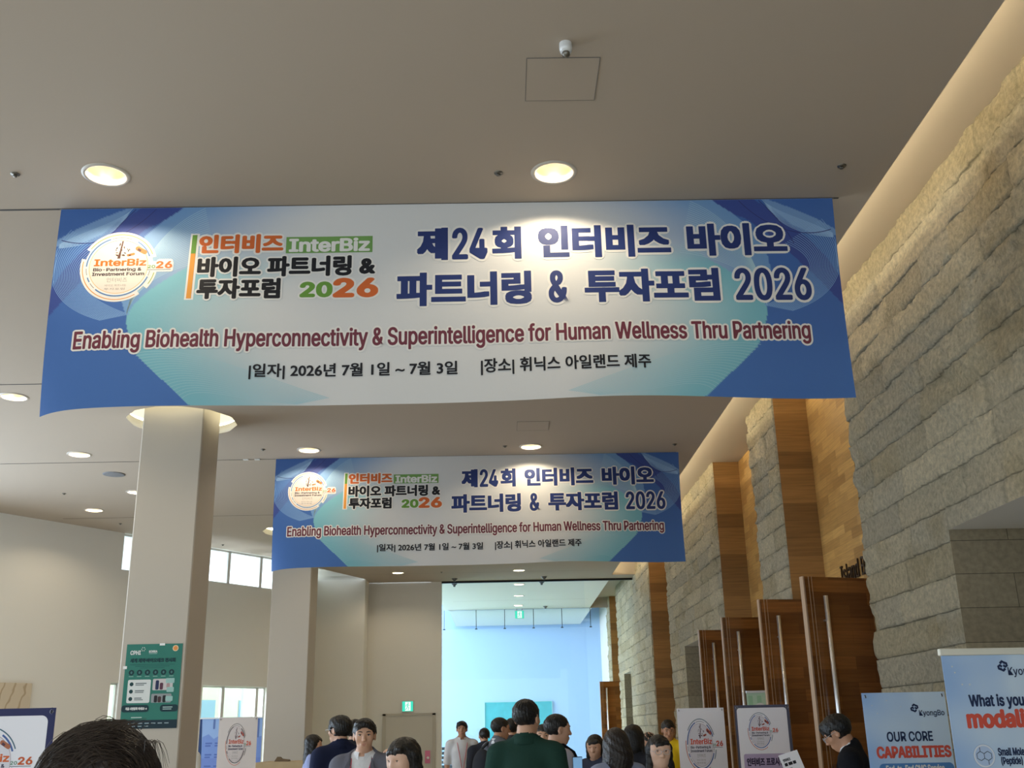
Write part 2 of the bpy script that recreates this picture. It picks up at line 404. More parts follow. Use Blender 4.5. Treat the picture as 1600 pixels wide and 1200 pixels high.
# what the low windows look out on: a pale building, a railing and grass
outb = MB(); M_fac = mat('pale_facade', C(252, 246, 222), 0.8); M_pw = mat('facade_window', C(170, 205, 225), 0.3)
def Lq(s0, s1, z0, z1, off, m): outb.quad(L(s0, z0, off), L(s1, z0, off), L(s1, z1, off), L(s0, z1, off), m)
Lq(-6, 12.5, 0, 4.2, -6.0, M_fac)
for s in (1.6, 3.6, 5.4, 7.2, 9.0, 10.8): Lq(s, s + 1.0, 1.6, 2.5, -5.98, M_pw)
outb.build('neighbouring_building', None, tag(empty('building'), 'pale yellow building seen through the low windows', 'building'))
gr = MB(); gr.quad(L(-9, .02, -.25), L(20, .02, -.25), L(20, .02, -9), L(-9, .02, -9)); struct('ground', gr, mat('grass', C(140, 176, 130), 0.9, noise=(8, .3)), 'green lawn outside the low windows')
rl = MB()
for k in range(24): rl.tube([L(1.0 + k * .35, 0, -2.5), L(1.0 + k * .35, 1.75, -2.5)], .014, 6)
rl.tube([L(0.8, 1.75, -2.5), L(9.4, 1.75, -2.5)], .03, 6)
tag(rl.build('railing', M_alu), 'white metal railing outside the low windows', 'railing')
# stone panel leaning in the left wall's niche
mp = MB(); mp.box(0, 1.5, -.02, .02, 0, .72, bev=.006)
mt = mp.build('marble_panel', None)
def marble():
    m = bpy.data.materials.new('veined_marble'); m.use_nodes = True; nt = m.node_tree; b = nt.nodes['Principled BSDF']; b.inputs['Roughness'].default_value = .25
    tc = nt.nodes.new('ShaderNodeTexCoord'); w = nt.nodes.new('ShaderNodeTexWave'); w.inputs['Scale'].default_value = 1.6; w.inputs['Distortion'].default_value = 9; w.inputs['Detail'].default_value = 3
    nt.links.new(tc.outputs['Object'], w.inputs['Vector']); r = nt.nodes.new('ShaderNodeValToRGB')
    r.color_ramp.elements[0].color = C(184, 164, 136); r.color_ramp.elements[0].position = 0.0; r.color_ramp.elements[1].color = C(214, 200, 178); r.color_ramp.elements[1].position = .14
    nt.links.new(w.outputs['Fac'], r.inputs[0]); nt.links.new(r.outputs[0], b.inputs['Base Color']); return m
mt.data.materials.append(marble()); mt.location = L(-.6, 1.75, .03); mt.rotation_euler = (0, 0, math.atan2(DL.y, DL.x))
tag(mt, 'beige veined marble panel on the left wall above the navy framed sign', 'wall panel')

# ------------------------------------------------------------------ the stone wall
M_stone = vcol_mat('split_stone', 'tone', 0.85, bump=(26, 1.0, 0.09), nscale=26, namp=0.26, spec=0.2)
COURSE = 0.235
def block_id(y, z, seed):
    """course number, block number along the course, distances to the block's edges"""
    r = np.floor(z / COURSE); fz = z / COURSE - r
    w = 0.78 + 0.40 * hash2(r, r * 0, seed)
    ph = hash2(r, r * 0 + 5, seed) * 3.0
    t = y / w + ph + 0.28 * np.sin(y * 2.3 + r * 1.7)
    b = np.floor(t); fy = t - b
    return r, b, fy, fz, w
def stone_height(y, z, seed):
    r, b, fy, fz, w = block_id(y, z, seed)
    h = hash2(r, b, seed + 3)
    ed = np.minimum(np.minimum(fy, 1 - fy) * w, np.minimum(fz, 1 - fz) * COURSE)
    sel = hash2(r, b, seed + 9)
    ridge = 1 - np.abs(2 * fbm(y * 1.6 + 0.9 * z + b * 3.1, z * 3.2 - y * .5 + r * 1.3, seed + 21, 3) - 1)
    n = fbm(y * 7 + b * 7, z * 9 + r * 5, seed + 31, 4) - 0.5
    chip = np.clip(fbm(y * 2.2 + b * 11, z * 3.5 + r * 7, seed + 41, 3) - 0.52, 0, 1) * 4
    hgt = 0.012 * h + 0.030 * (ridge - .6) * (0.4 + sel) + 0.048 * n + 0.036 * (fbm(y * 22, z * 26, seed + 51, 3) - .5) - 0.022 * np.clip(chip, 0, 1) * (sel > .35)
    joint = np.maximum(np.clip(1 - np.minimum(fz, 1 - fz) * COURSE / .0065, 0, 1), np.clip(1 - np.minimum(fy, 1 - fy) * w / .012, 0, 1) * .6)
    return hgt - 0.016 * joint, h, sel, joint, chip
def stone_panel(name, y0, y1, hole=None, res=0.028, label='', seed=1):
    ny = max(2, int((y1 - y0) / res)); nz = int(ZC / res)
    ys = np.linspace(y0, y1, ny + 1); zs = np.array(sorted({min(ZC, r_ * COURSE + q_) for r_ in range(24) for q_ in (0, .007, .04, .08, .12, .155, .195, .228)} | {ZC})); nz = len(zs) - 1
    if hole:
        zs = np.sort(zs); ys[np.abs(ys - hole[0]).argmin()] = hole[0]; ys[np.abs(ys - hole[1]).argmin()] = hole[1]; zs[np.abs(zs - hole[2]).argmin()] = hole[2]
    Y, ZZ = np.meshgrid(ys, zs, indexing='ij')
    h, tone, sel, joint, chip = stone_height(Y, ZZ, seed)
    if hole:
        dh = np.maximum(np.maximum(hole[0] - Y, Y - hole[1]), ZZ - hole[2]); h = np.where(dh < res * .9, .014, h)
    X = XS - h
    V = np.stack([X, Y, ZZ], -1).reshape(-1, 3)
    I = np.arange((ny + 1) * (nz + 1)).reshape(ny + 1, nz + 1)
    F = np.stack([I[:-1, :-1], I[:-1, 1:], I[1:, 1:], I[1:, :-1]], -1)
    keep = np.ones((ny, nz), bool)
    if hole:
        yc = (ys[:-1] + ys[1:]) / 2; zc = (zs[:-1] + zs[1:]) / 2
        keep = ~(((yc > hole[0]) & (yc < hole[1]))[:, None] & (zc < hole[2])[None, :])
    F = F[keep].reshape(-1, 4)
    # returns at both ends: back to the timber line
    n0 = len(V); bk0 = V[I[0]].copy(); bk0[:, 0] = XW; bk1 = V[I[-1]].copy(); bk1[:, 0] = XW
    V = np.concatenate([V, bk0, bk1]); k = np.arange(nz)
    e0 = np.stack([I[0, :-1], n0 + k, n0 + k + 1, I[0, 1:]], -1); e1 = np.stack([I[-1, :-1], I[-1, 1:], n0 + nz + 1 + k + 1, n0 + nz + 1 + k], -1)
    F = np.concatenate([F, e0, e1])
    base = np.array(C(212, 198, 168)[:3]); warm = np.array(C(190, 172, 134)[:3]); cool = np.array(C(170, 167, 156)[:3])
    r, b, fy, fz, w = block_id(Y, ZZ, seed)
    pick = hash2(r, b, seed + 77)[..., None]
    col = base * (0.88 + 0.22 * tone[..., None])
    col = np.where(pick > .72, col * .65 + warm * .35, col); col = np.where(pick < .28, col * .75 + cool * .25, col)
    st = np.clip(fbm(Y * 2.5, ZZ * 4, seed + 90, 3) - .55, 0, 1)[..., None] * 2.2
    col = col * (1 - st) + warm * .85 * st
    col = col * (1 - 0.55 * joint[..., None])
    cc = np.ones((len(V), 4)); cc[:n0, :3] = col.reshape(-1, 3); cc[n0:, :3] = base * .9
    o = npmesh(name, V, F, [M_stone], None, True)
    at = o.data.color_attributes.new('tone', 'FLOAT_COLOR', 'POINT'); at.data.foreach_set('color', cc.ravel().astype(np.float32))
    o['kind'] = 'structure'; o['category'] = 'wall'; o['label'] = label
    return o
stone_panel('wall_right', -3.0, 9.25, (4.3, 7.41, 2.90), 0.022, 'nearest stretch of split stone wall with a deep opening', 1)
stone_panel('wall_right.001', 11.77, 13.02, None, 0.028, 'narrow second stretch of split stone wall', 2)
stone_panel('wall_right.002', 15.45, 20.6, (16.9, 18.96, 2.95), 0.032, 'third stretch of split stone wall with an opening', 3)
stone_panel('wall_right.003', 23.1, 30.1, (27.3, 28.85, 2.97), 0.04, 'fourth stretch of split stone wall passing the glass', 4)
stone_panel('wall_right.004', 32.1, 33.0, None, 0.04, 'last strip of split stone wall', 5)
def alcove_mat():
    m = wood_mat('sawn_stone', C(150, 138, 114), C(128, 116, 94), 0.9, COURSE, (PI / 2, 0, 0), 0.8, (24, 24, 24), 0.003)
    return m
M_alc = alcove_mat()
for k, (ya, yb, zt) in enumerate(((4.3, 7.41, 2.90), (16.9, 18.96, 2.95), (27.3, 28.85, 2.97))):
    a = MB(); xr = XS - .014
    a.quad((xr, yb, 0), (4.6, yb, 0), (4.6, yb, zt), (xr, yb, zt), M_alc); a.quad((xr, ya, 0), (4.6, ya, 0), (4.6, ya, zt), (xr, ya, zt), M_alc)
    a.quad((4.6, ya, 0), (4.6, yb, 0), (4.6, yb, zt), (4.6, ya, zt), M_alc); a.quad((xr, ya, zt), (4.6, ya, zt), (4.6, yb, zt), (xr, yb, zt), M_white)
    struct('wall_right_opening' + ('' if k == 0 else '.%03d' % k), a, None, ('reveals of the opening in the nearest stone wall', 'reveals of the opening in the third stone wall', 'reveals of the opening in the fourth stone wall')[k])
# timber recesses
M_wood_side = wood_mat('timber_blocks', C(192, 150, 86), C(152, 112, 58), 0.42, 0.10, (0, PI / 2, PI / 2), 0.42, (3, 60, 60), 0.001)
M_wood_end = wood_mat('timber_boards', C(156, 116, 66), C(122, 88, 48), 9.0, 0.20, (PI / 2, 0, 0), 0.4, (2.2, 45, 45), 0.0012)  # same wood as the side walls, coloured darker for being lit less
M_wood_door = wood_mat('door_veneer', C(134, 86, 42), C(98, 60, 28), 0.40, 0.115, (PI / 2, 0, 0), 0.16, (2.5, 50, 50), 0.0006)
M_edge = mat('door_edge', C(170, 140, 112), 0.35)
rec = [(9.25, 11.77), (13.02, 15.45), (20.6, 23.1), (30.1, 32.1)]
for k, (ya, yb) in enumerate(rec):
    w = MB(); w.quad((XW, ya, 0), (XW, yb, 0), (XW, yb, ZC), (XW, ya, ZC), M_wood_side)
    w.quad((XS + .012, yb - .003, 0), (XW, yb - .003, 0), (XW, yb - .003, ZC), (XS + .012, yb - .003, ZC), M_wood_end)
    w.quad((XS + .012, ya + .003, 0), (XW, ya + .003, 0), (XW, ya + .003, ZC), (XS + .012, ya + .003, ZC), M_wood_end)
    struct('wall_recess' + ('' if k == 0 else '.%03d' % k), w, None, ('timber lined recess after the nearest stone wall', 'timber lined recess after the narrow stone wall', 'third timber lined recess along the right wall', 'timber lined recess beyond the glass')[k])
HD = 2.9
def door(n, hinge, end, label, flip=1):
    hx, hy = hinge; ex_, ey = end; Ln = math.hypot(ex_ - hx, ey - hy); a = math.atan2(ey - hy, ex_ - hx)
    d = MB(); t = 0.055
    d.box(0, Ln, -t / 2, t / 2, 0.01, HD, M_wood_door, .004)
    o = struct('door_%d' % n, d, None, label); o.location = (hx, hy, 0); o.rotation_euler = (0, 0, a)
    e = MB(); e.box(Ln, Ln + .012, -t / 2, t / 2, .01, HD, M_edge); e.box(Ln - .05, Ln - .044, t / 2 - .001, t / 2 + .004, .01, HD, M_edge); e.box(Ln - .082, Ln - .078, t / 2 - .001, t / 2 + .004, .01, HD, M_edge)
    e.build('edge_strip', None, o)
    h = MB(); xx = Ln - .17; yy = t / 2 + .062
    h.tube([(xx, yy, .55), (xx, yy, 2.72)], .021, 14); 
    for z in (.8, 1.65, 2.5): h.tube([(xx, t / 2, z), (xx, yy, z)], .010, 8)
    hh = h.build('door_handle', M_chrome, o, True); hh['label'] = 'long vertical polished steel door handle'
    return o
door(2, (3.59, 10.04), (2.77, 9.76), 'nearest open timber door leaf with a long steel pull, left edge toward the hall')
door(3, (3.59, 11.66), (2.78, 11.55), 'second open timber door leaf from the camera, before the narrow stone wall')
door(4, (3.59, 13.55), (2.75, 13.45), 'third open timber door leaf, beyond the narrow stone wall')
door(5, (3.59, 15.32), (2.77, 15.2), 'fourth open timber door leaf, before the long stone wall')
door(6, (3.59, 31.6), (2.77, 31.5), 'open timber door leaf far beyond the glass')

# glass front at the end of the hall, its dark rail, the atrium behind
gm = MB(); gm.box(-1.49, 3.18, 25.90, 25.98, Z - .045, Z + .02); gt = struct('trim_2', gm, M_black, 'dark rail of the glass front')
gg = MB(); gg.quad((-1.49, 25.94, 0), (2.0, 25.94, 0), (2.0, 25.94, Z - .04), (-1.49, 25.94, Z - .04)); struct('window_4', gg, M_glass, 'tall clear glass front at the end of the lobby')
at = MB()
at.quad((-9, 37.7, 0), (3.45, 37.7, 0), (3.45, 37.7, 6.2), (-9, 37.7, 6.2)); struct('wall_far', at, mat('daylight_blue_tint', C(176, 206, 244), .8), 'atrium wall with the blue of daylight partly put into its paint')  # part of the blue daylight is put into the base colour
ar = MB(); ar.quad((3.4, 33.0, 0), (3.4, 37.7, 0), (3.4, 37.7, 6.2), (3.4, 33.0, 6.2)); struct('wall_far.001', ar, M_white, 'white side wall of the atrium')
ar2 = MB(); ar2.quad((3.6, 32.4, ZC), (2.6, 32.4, ZC), (2.6, 32.4, 6.2), (3.6, 32.4, 6.2)); ar2.quad((-1.75, 32.4, Z), (2.64, 32.4, Z), (2.64, 32.4, 6.2), (-1.75, 32.4, 6.2)); ar2.quad((-1.75, 26.0, Z), (-1.75, 32.4, Z), (-1.75, 32.4, 6.2), (-1.75, 26.0, 6.2)); ar2.quad((-9, 26.1, Z), (-1.49, 26.1, Z), (-1.49, 26.1, 6.2), (-9, 26.1, 6.2))
struct('wall_far.002', ar2, M_white, 'bulkheads around the atrium ceiling')
# assumed atrium window on the left, unseen, added in front of the area light
aw = MB()
for k in range(6): aw.box(-6.36, -6.28, 26.5 + k * 2.2, 26.58 + k * 2.2, 0, 6.2)
aw.box(-6.36, -6.28, 26.5, 37.6, 3.0, 3.08)
struct('window_assumed', aw, M_alu, 'frames of an assumed, unseen atrium window beyond the left edge of the glass front')
# ------------------------------------------------------------------ lamps and ceiling fittings
M_bulb = emat('lamp_glow', (1.0, 0.86, 0.62, 1), 14.0)
M_refl = mat('lamp_reflector', C(232, 222, 200), 0.25, 0.6)
LAMP_LABELS = ['round recessed lamp just before the large banner, over its round emblem', 'round recessed lamp just before the large banner, over its big title',
    'round recessed lamp left of the nearer column, before the ceiling joint', 'round recessed lamp over the left part of the smaller banner', 'round recessed lamp over the title of the smaller banner',
    'round recessed lamp at the left edge of the photo, under the banner corner', 'round recessed lamp nearest the junction of ceiling and left wall', 'round recessed lamp half hidden behind the nearer column',
    *['added recessed fill lamp, unseen behind the large banner'] * 2, *['added recessed fill lamp, unseen behind the smaller banner'] * 4, 'round recessed lamp over the exit door wall', 'round recessed lamp just before the dark rail of the glass front', 'first recessed lamp behind the glass front', 'second recessed lamp behind the glass front', 'third recessed lamp behind the glass front, over the hanging exit sign']
def ceiling_lamp(x, y, label):
    t = thing('ceiling_light', label, 'ceiling light', (x, y, Z), 0, 'recessed ceiling lamps')
    r = MB(); r.lathe([(LR - .004, .002), (LR - .002, -.006), (LR + .012, -.009), (LR + .026, -.005), (LR + .028, .0)], n=40); r.build('trim_ring', M_trim, t, True)
    c = MB(); c.lathe([(LR, 0), (LR * .96, .05), (LR * .86, .10), (LR * .55, .14), (.0001, .15)], n=40); c.build('reflector', M_refl, t, True)
    b = MB(); b.ell((0, 0, .105), (.045, .045, .03), nu=20, nv=10); b.build('bulb', M_bulb, t, True)
    l = bpy.data.lights.new('lamp', 'SPOT'); l.energy = LAMP_W; l.color = (1.0, 0.83, 0.58); l.shadow_soft_size = .03; l.spot_size = math.radians(150); l.spot_blend = .25
    lo = link('lamp_light', l, t, (0, 0, .058))
for (x, y), lb in zip(lamp_xy, LAMP_LABELS): ceiling_lamp(x, y, lb)
def ring(cx, cy, label):
    t = thing('ring_cove', label, 'ceiling light', (cx, cy, Z), 0, 'lit rings around the column tops')
    c = MB(); c.lathe([(RR, 0), (RR, .10), (RR + .16, .10), (RR + .16, .42), (.3, .42)], n=64); c.build('recess', M_white, t, True)
    e = MB(); e.lathe([(RR + .05, .11), (RR + .11, .11), (RR + .11, .15), (RR + .05, .15), (RR + .05, .11)], n=64); e.build('light_strip', M_led2, t, True)
ring(*columns[0], 'round lit recess in the ceiling around the nearer column'); ring(*columns[1], 'round lit recess around the farther column, behind the smaller banner')
s = MB(); s.box(2.40, 2.46, -5, 25.2, Z + .08, Z + .11); tag(s.build('cove_light_strip', M_led), 'warm light strip lying in the cove along the stone wall', 'light strip')
M_col = mat('column_paint', C(192, 184, 172), 0.75, spec=0.25)
for k, (cx, cy) in enumerate(columns):
    c = MB(); h = .3425; c.box(cx - h, cx + h, cy - h, cy + h, 0, Z + .42, None, .012)
    struct('column', c, M_col, ('nearer square cream column with a green poster', 'farther square cream column behind the smaller banner')[k])
# sprinklers, small dark heads
M_spr = mat('sprinkler_metal', C(120, 116, 108), 0.35, 0.8)
def sprinkler(x, y, label, dark=False, big=False):
    m = MB(); q = 1.6 if big else 1.0
    m.lathe([(.030 * q, 0), (.028 * q, -.006), (.014, -.007), (.010, -.012), (.0001, -.012)], n=16, m=M_spr)
    m.tube([(-.012, 0, -.006), (-.014, 0, -.012), (0, 0, -.018)], .003, 6, M_spr); m.tube([(.012, 0, -.006), (.014, 0, -.012), (0, 0, -.018)], .003, 6, M_spr)
    m.lathe([(.013 * q, -.018), (.013 * q, -.021), (.0001, -.022)], n=16, m=M_spr)
    o = m.build('sprinkler', None, None, True, (x, y, Z)); tag(o, label, 'sprinkler', 'ceiling sprinklers')
for x, y, lb in ((-3.122, 6.07, 'small sprinkler left of the lamp over the round emblem'), (0.019, 6.145, 'small sprinkler just left of the lamp over the big title'), (2.286, 6.117, 'small sprinkler near the lit cove at the right end of the large banner'),
        (-3.051, 13.10, 'small sprinkler between nearer column and smaller banner'), (0.062, 13.15, 'small sprinkler left of the lamp over the smaller title'), (2.27, 13.2, 'small sprinkler at the right end of the smaller banner'),
        (-6.53, 15.455, 'small dark sprinkler left of the nearer column, beyond the ceiling speaker'), (-6.52, 17.85, 'small sprinkler close to the left wall by the strip windows'), (-5.356, 20.13, 'small sprinkler over the strip windows'), (-1.4, 24.3, 'tiny sprinkler between the two lamps before the glass front')):
    sprinkler(x, y, lb)
def detector(x, y, label):
    m = MB(); m.lathe([(.07, 0), (.07, -.012), (.03, -.05), (.03, -.075), (.0001, -.08)], n=20)
    o = m.build('smoke_detector', mat('detector_grey', C(96, 98, 100), .5), None, True, (x, y, Z)); tag(o, label, 'detector', 'ceiling detectors at the glass front')
detector(-1.15, 25.43, 'grey detector before the left end of the dark rail'); detector(1.0, 25.39, 'grey detector before the right part of the dark rail'); detector(-1.2, 26.35, 'grey detector just behind the left end of the glass'); detector(.97, 26.3, 'grey detector just behind the right part of the glass'); detector(1.26, 31.7, 'grey detector near the hanging glass curtain')
sp = MB(); sp.lathe([(.15, 0), (.15, -.008), (.13, -.012), (.0001, -.012)], n=32); tag(sp.build('ceiling_speaker', mat('speaker_grille', C(128, 130, 134), .7, bump=(400, .5)), None, True, (-5.38, 14.3, Z)), 'round grey speaker grille in the ceiling left of the column', 'speaker')
ms = MB(); ms.lathe([(.034, 0), (.035, -.03), (.030, -.055), (.0001, -.056)], n=24, m=M_alu); ms.lathe([(.020, -.056), (.021, -.075), (.0001, -.085)], n=20, m=M_spr)
tag(ms.build('motion_sensor', None, None, True, (.387, 4.78, Z)), 'small white cylindrical sensor beside the near ceiling hatch', 'sensor')
def hatch(x0, x1, y0, y1, label):
    t = thing('ceiling_hatch', label, 'hatch', ((x0 + x1) / 2, (y0 + y1) / 2, Z), 0, 'ceiling hatches')
    a, b = (x1 - x0) / 2, (y1 - y0) / 2; m = MB(); m.box(-a, a, -b, b, -.003, .004); m.build('panel', M_ceil, t)
    f = MB(); w = .004
    f.box(-a - w, a + w, -b - w, -b, -.0036, .004); f.box(-a - w, a + w, b, b + w, -.0036, .004); f.box(-a - w, -a, -b, b, -.0036, .004); f.box(a, a + w, -b, b, -.0036, .004); f.build('gap', M_fj, t)
hatch(.183, .582, 4.905, 5.31, 'square flush hatch in the near ceiling beside the white sensor'); hatch(.21, .59, 12.035, 12.42, 'square flush hatch in the ceiling before the smaller banner')

# glass smoke curtain with its rods
t = thing('smoke_curtain', 'clear glass curtain on thin rods under the ceiling beyond the glass front', 'glass curtain', (0.45, 32.42, Z))
g = MB(); g.box(-2.2, 2.2, .02, .032, -.56, 0); g.build('glass_pane', M_glass2, t)
for x in (-1.783, -.815, .047, .92, 1.783, 2.647):
    r = MB(); r.tube([(x - .45, 0, 0), (x - .45, 0, -.56)], .009, 8); r.box(x - .45 - .035, x - .45 + .035, -.012, .04, -.575, -.55); r.build('rod', M_black, t)

# ------------------------------------------------------------------ printed matter
TXT = {}
try: FONT = bpy.data.fonts.load(bpy.utils.system_resource('DATAFILES', path='fonts') + '/Inter.woff2')      # Blender's own interface font
except Exception: FONT = None
def text2d(s):
    if s in TXT: return TXT[s]
    c = bpy.data.curves.new('lettering', 'FONT'); c.body = s; c.size = 1; c.resolution_u = 3
    if FONT and all(ord(k) < 256 for k in s): c.font = FONT
    o = bpy.data.objects.new('lettering', c); COL.objects.link(o)
    dg = bpy.context.evaluated_depsgraph_get(); me = o.evaluated_get(dg).to_mesh()
    V = np.array([v.co[:2] for v in me.vertices]); F = [tuple(p.vertices) for p in me.polygons]
    bpy.data.objects.remove(o); bpy.data.curves.remove(c)
    TXT[s] = (V, F); return TXT[s]
def pm(r, g, b, rough=0.5): return mat('print_%d_%d_%d' % (r, g, b), C(r, g, b), rough, spec=0.3)
class Print:
    """flat print in panel coordinates: u to the right, v up, layer = order of printing"""
    def __init__(s): s.V = []; s.F = []; s.mi = []; s.mats = []; s.n = 0
    def add(s, uv, F, m, layer):
        if m not in s.mats: s.mats.append(m)
        uv = np.asarray(uv, float); s.V.append(np.column_stack([uv, np.full(len(uv), float(layer))]))
        s.F += [tuple(int(i) + s.n for i in f) for f in F]; s.mi += [s.mats.index(m)] * len(F); s.n += len(uv)
    def text(s, t, u0, u1, v0, v1, m, bold=0.0, layer=1, halo=None, hm=None, slant=0.0, bx=None, tilt=0.0, keep=False, sq=False):
        V, F = text2d(t); lo = V.min(0); hi = V.max(0)
        sx = (u1 - u0) / (hi[0] - lo[0]); sy = (v1 - v0) / (hi[1] - lo[1])
        if keep: sx = sy
        P = np.column_stack([(V[:, 0] - lo[0]) * sx, (V[:, 1] - lo[1]) * sy])
        P[:, 0] += slant * P[:, 1]; P[:, 1] += tilt * P[:, 0]; P += (u0, v0)
        def dil(r, rx, n, mm, ly):
            if n == 0: s.add(P, F, mm, ly); return
            s.add(P, F, mm, ly + .35)
            for k in range(n):
                a = 2 * PI * (k + .5) / n; s.add(P + (rx * math.cos(a), r * math.sin(a)), F, mm, ly + .022 * k)
        bxx = bold if bx is None else bx
        if halo:
            n = 14
            dil(bold + halo, bxx + halo, n, hm, layer - .58)
            if halo > .008:
                for k in range(8):
                    a = 2 * PI * k / 8; s.add(P + ((bxx + halo * .5) * math.cos(a), (bold + halo * .5) * math.sin(a)), F, hm, layer - .6 - .025 * k)
        if sq:
            for i_, a in enumerate((-1, -.33, .33, 1)):
                for j_, b_ in enumerate((-1, 0, 1)): s.add(P + (a * bxx, b_ * bold), F, m, layer + .025 * (i_ * 3 + j_))
        else: dil(bold, bxx, 10 if max(bold, bxx) > 0 else 0, m, layer)
    def poly(s, pts, m, layer=1): s.add(pts, [tuple(range(len(pts)))], m, layer)
    def rect(s, u0, u1, v0, v1, m, layer=1, skew=0.0):
        nu = max(1, min(40, int(abs(u1 - u0) / .04))); nv = max(1, min(40, int(abs(v1 - v0) / .08)))
        P = [(u0 + (u1 - u0) * i / nu + skew * j / nv, v0 + (v1 - v0) * j / nv) for j in range(nv + 1) for i in range(nu + 1)]
        s.add(P, [(j * (nu + 1) + i, j * (nu + 1) + i + 1, (j + 1) * (nu + 1) + i + 1, (j + 1) * (nu + 1) + i) for j in range(nv) for i in range(nu)], m, layer)
    def rrect(s, u0, u1, v0, v1, r, m, layer=1):
        p = []
        for cx, cy, a0 in ((u1 - r, v1 - r, 0), (u0 + r, v1 - r, 90), (u0 + r, v0 + r, 180), (u1 - r, v0 + r, 270)):
            for k in range(7):
                a = math.radians(a0 + 15 * k); p.append((cx + r * math.cos(a), cy + r * math.sin(a)))
        s.poly(p, m, layer)
    def disc(s, c, rx, ry, m, layer=1, n=48):
        q = 6 if rx > .08 else 1; P = [c] + [(c[0] + rx * r / q * math.cos(2 * PI * k / n), c[1] + ry * r / q * math.sin(2 * PI * k / n)) for r in range(1, q + 1) for k in range(n)]
        F = [(0, 1 + k, 1 + (k + 1) % n) for k in range(n)] + [(1 + r * n + k, 1 + (r + 1) * n + k, 1 + (r + 1) * n + (k + 1) % n, 1 + r * n + (k + 1) % n) for r in range(q - 1) for k in range(n)]
        s.add(P, F, m, layer)
    def arc(s, c, rx, ry, a0, a1, w, m, layer=1, cap=0.0):
        n = max(6, int(abs(a1 - a0) / 4)); p = []; F = []
        if cap: a0 -= cap; a1 += cap
        for k in range(n + 1):
            a = math.radians(a0 + (a1 - a0) * k / n); ca, sa = math.cos(a), math.sin(a)
            p += [(c[0] + (rx - w / 2) * ca, c[1] + (ry - w / 2) * sa), (c[0] + (rx + w / 2) * ca, c[1] + (ry + w / 2) * sa)]
        F = [(2 * k, 2 * k + 1, 2 * k + 3, 2 * k + 2) for k in range(n)]; s.add(p, F, m, layer)
    def line(s, pts, w, m, layer=1):
        pts = np.asarray(pts, float); d = np.gradient(pts, axis=0); d /= np.maximum(np.linalg.norm(d, axis=1, keepdims=True), 1e-9)
        nn = np.column_stack([-d[:, 1], d[:, 0]]) * w / 2; p = np.empty((2 * len(pts), 2)); p[0::2] = pts - nn; p[1::2] = pts + nn
        s.add(p, [(2 * k, 2 * k + 1, 2 * k + 3, 2 * k + 2) for k in range(len(pts) - 1)], m, layer)
    def build(s, name, parent, fn, label=None):
        V = np.concatenate(s.V); me = bpy.data.meshes.new(name)
        me.from_pydata(fn(V[:, 0], V[:, 1], V[:, 2]).tolist(), [], s.F)
        for m in s.mats: me.materials.append(m)
        me.polygons.foreach_set('material_index', s.mi); me.update()
        o = link(name, me, parent)
        if label: o['label'] = label
        return o
W_ = pm(226, 224, 220); INK = pm(34, 34, 42); ORG = pm(216, 110, 44); GRN = pm(104, 150, 62); NAVY = pm(38, 54, 110); BLU = pm(80, 124, 178); AMB = pm(222, 150, 62); GRY = pm(150, 146, 142)
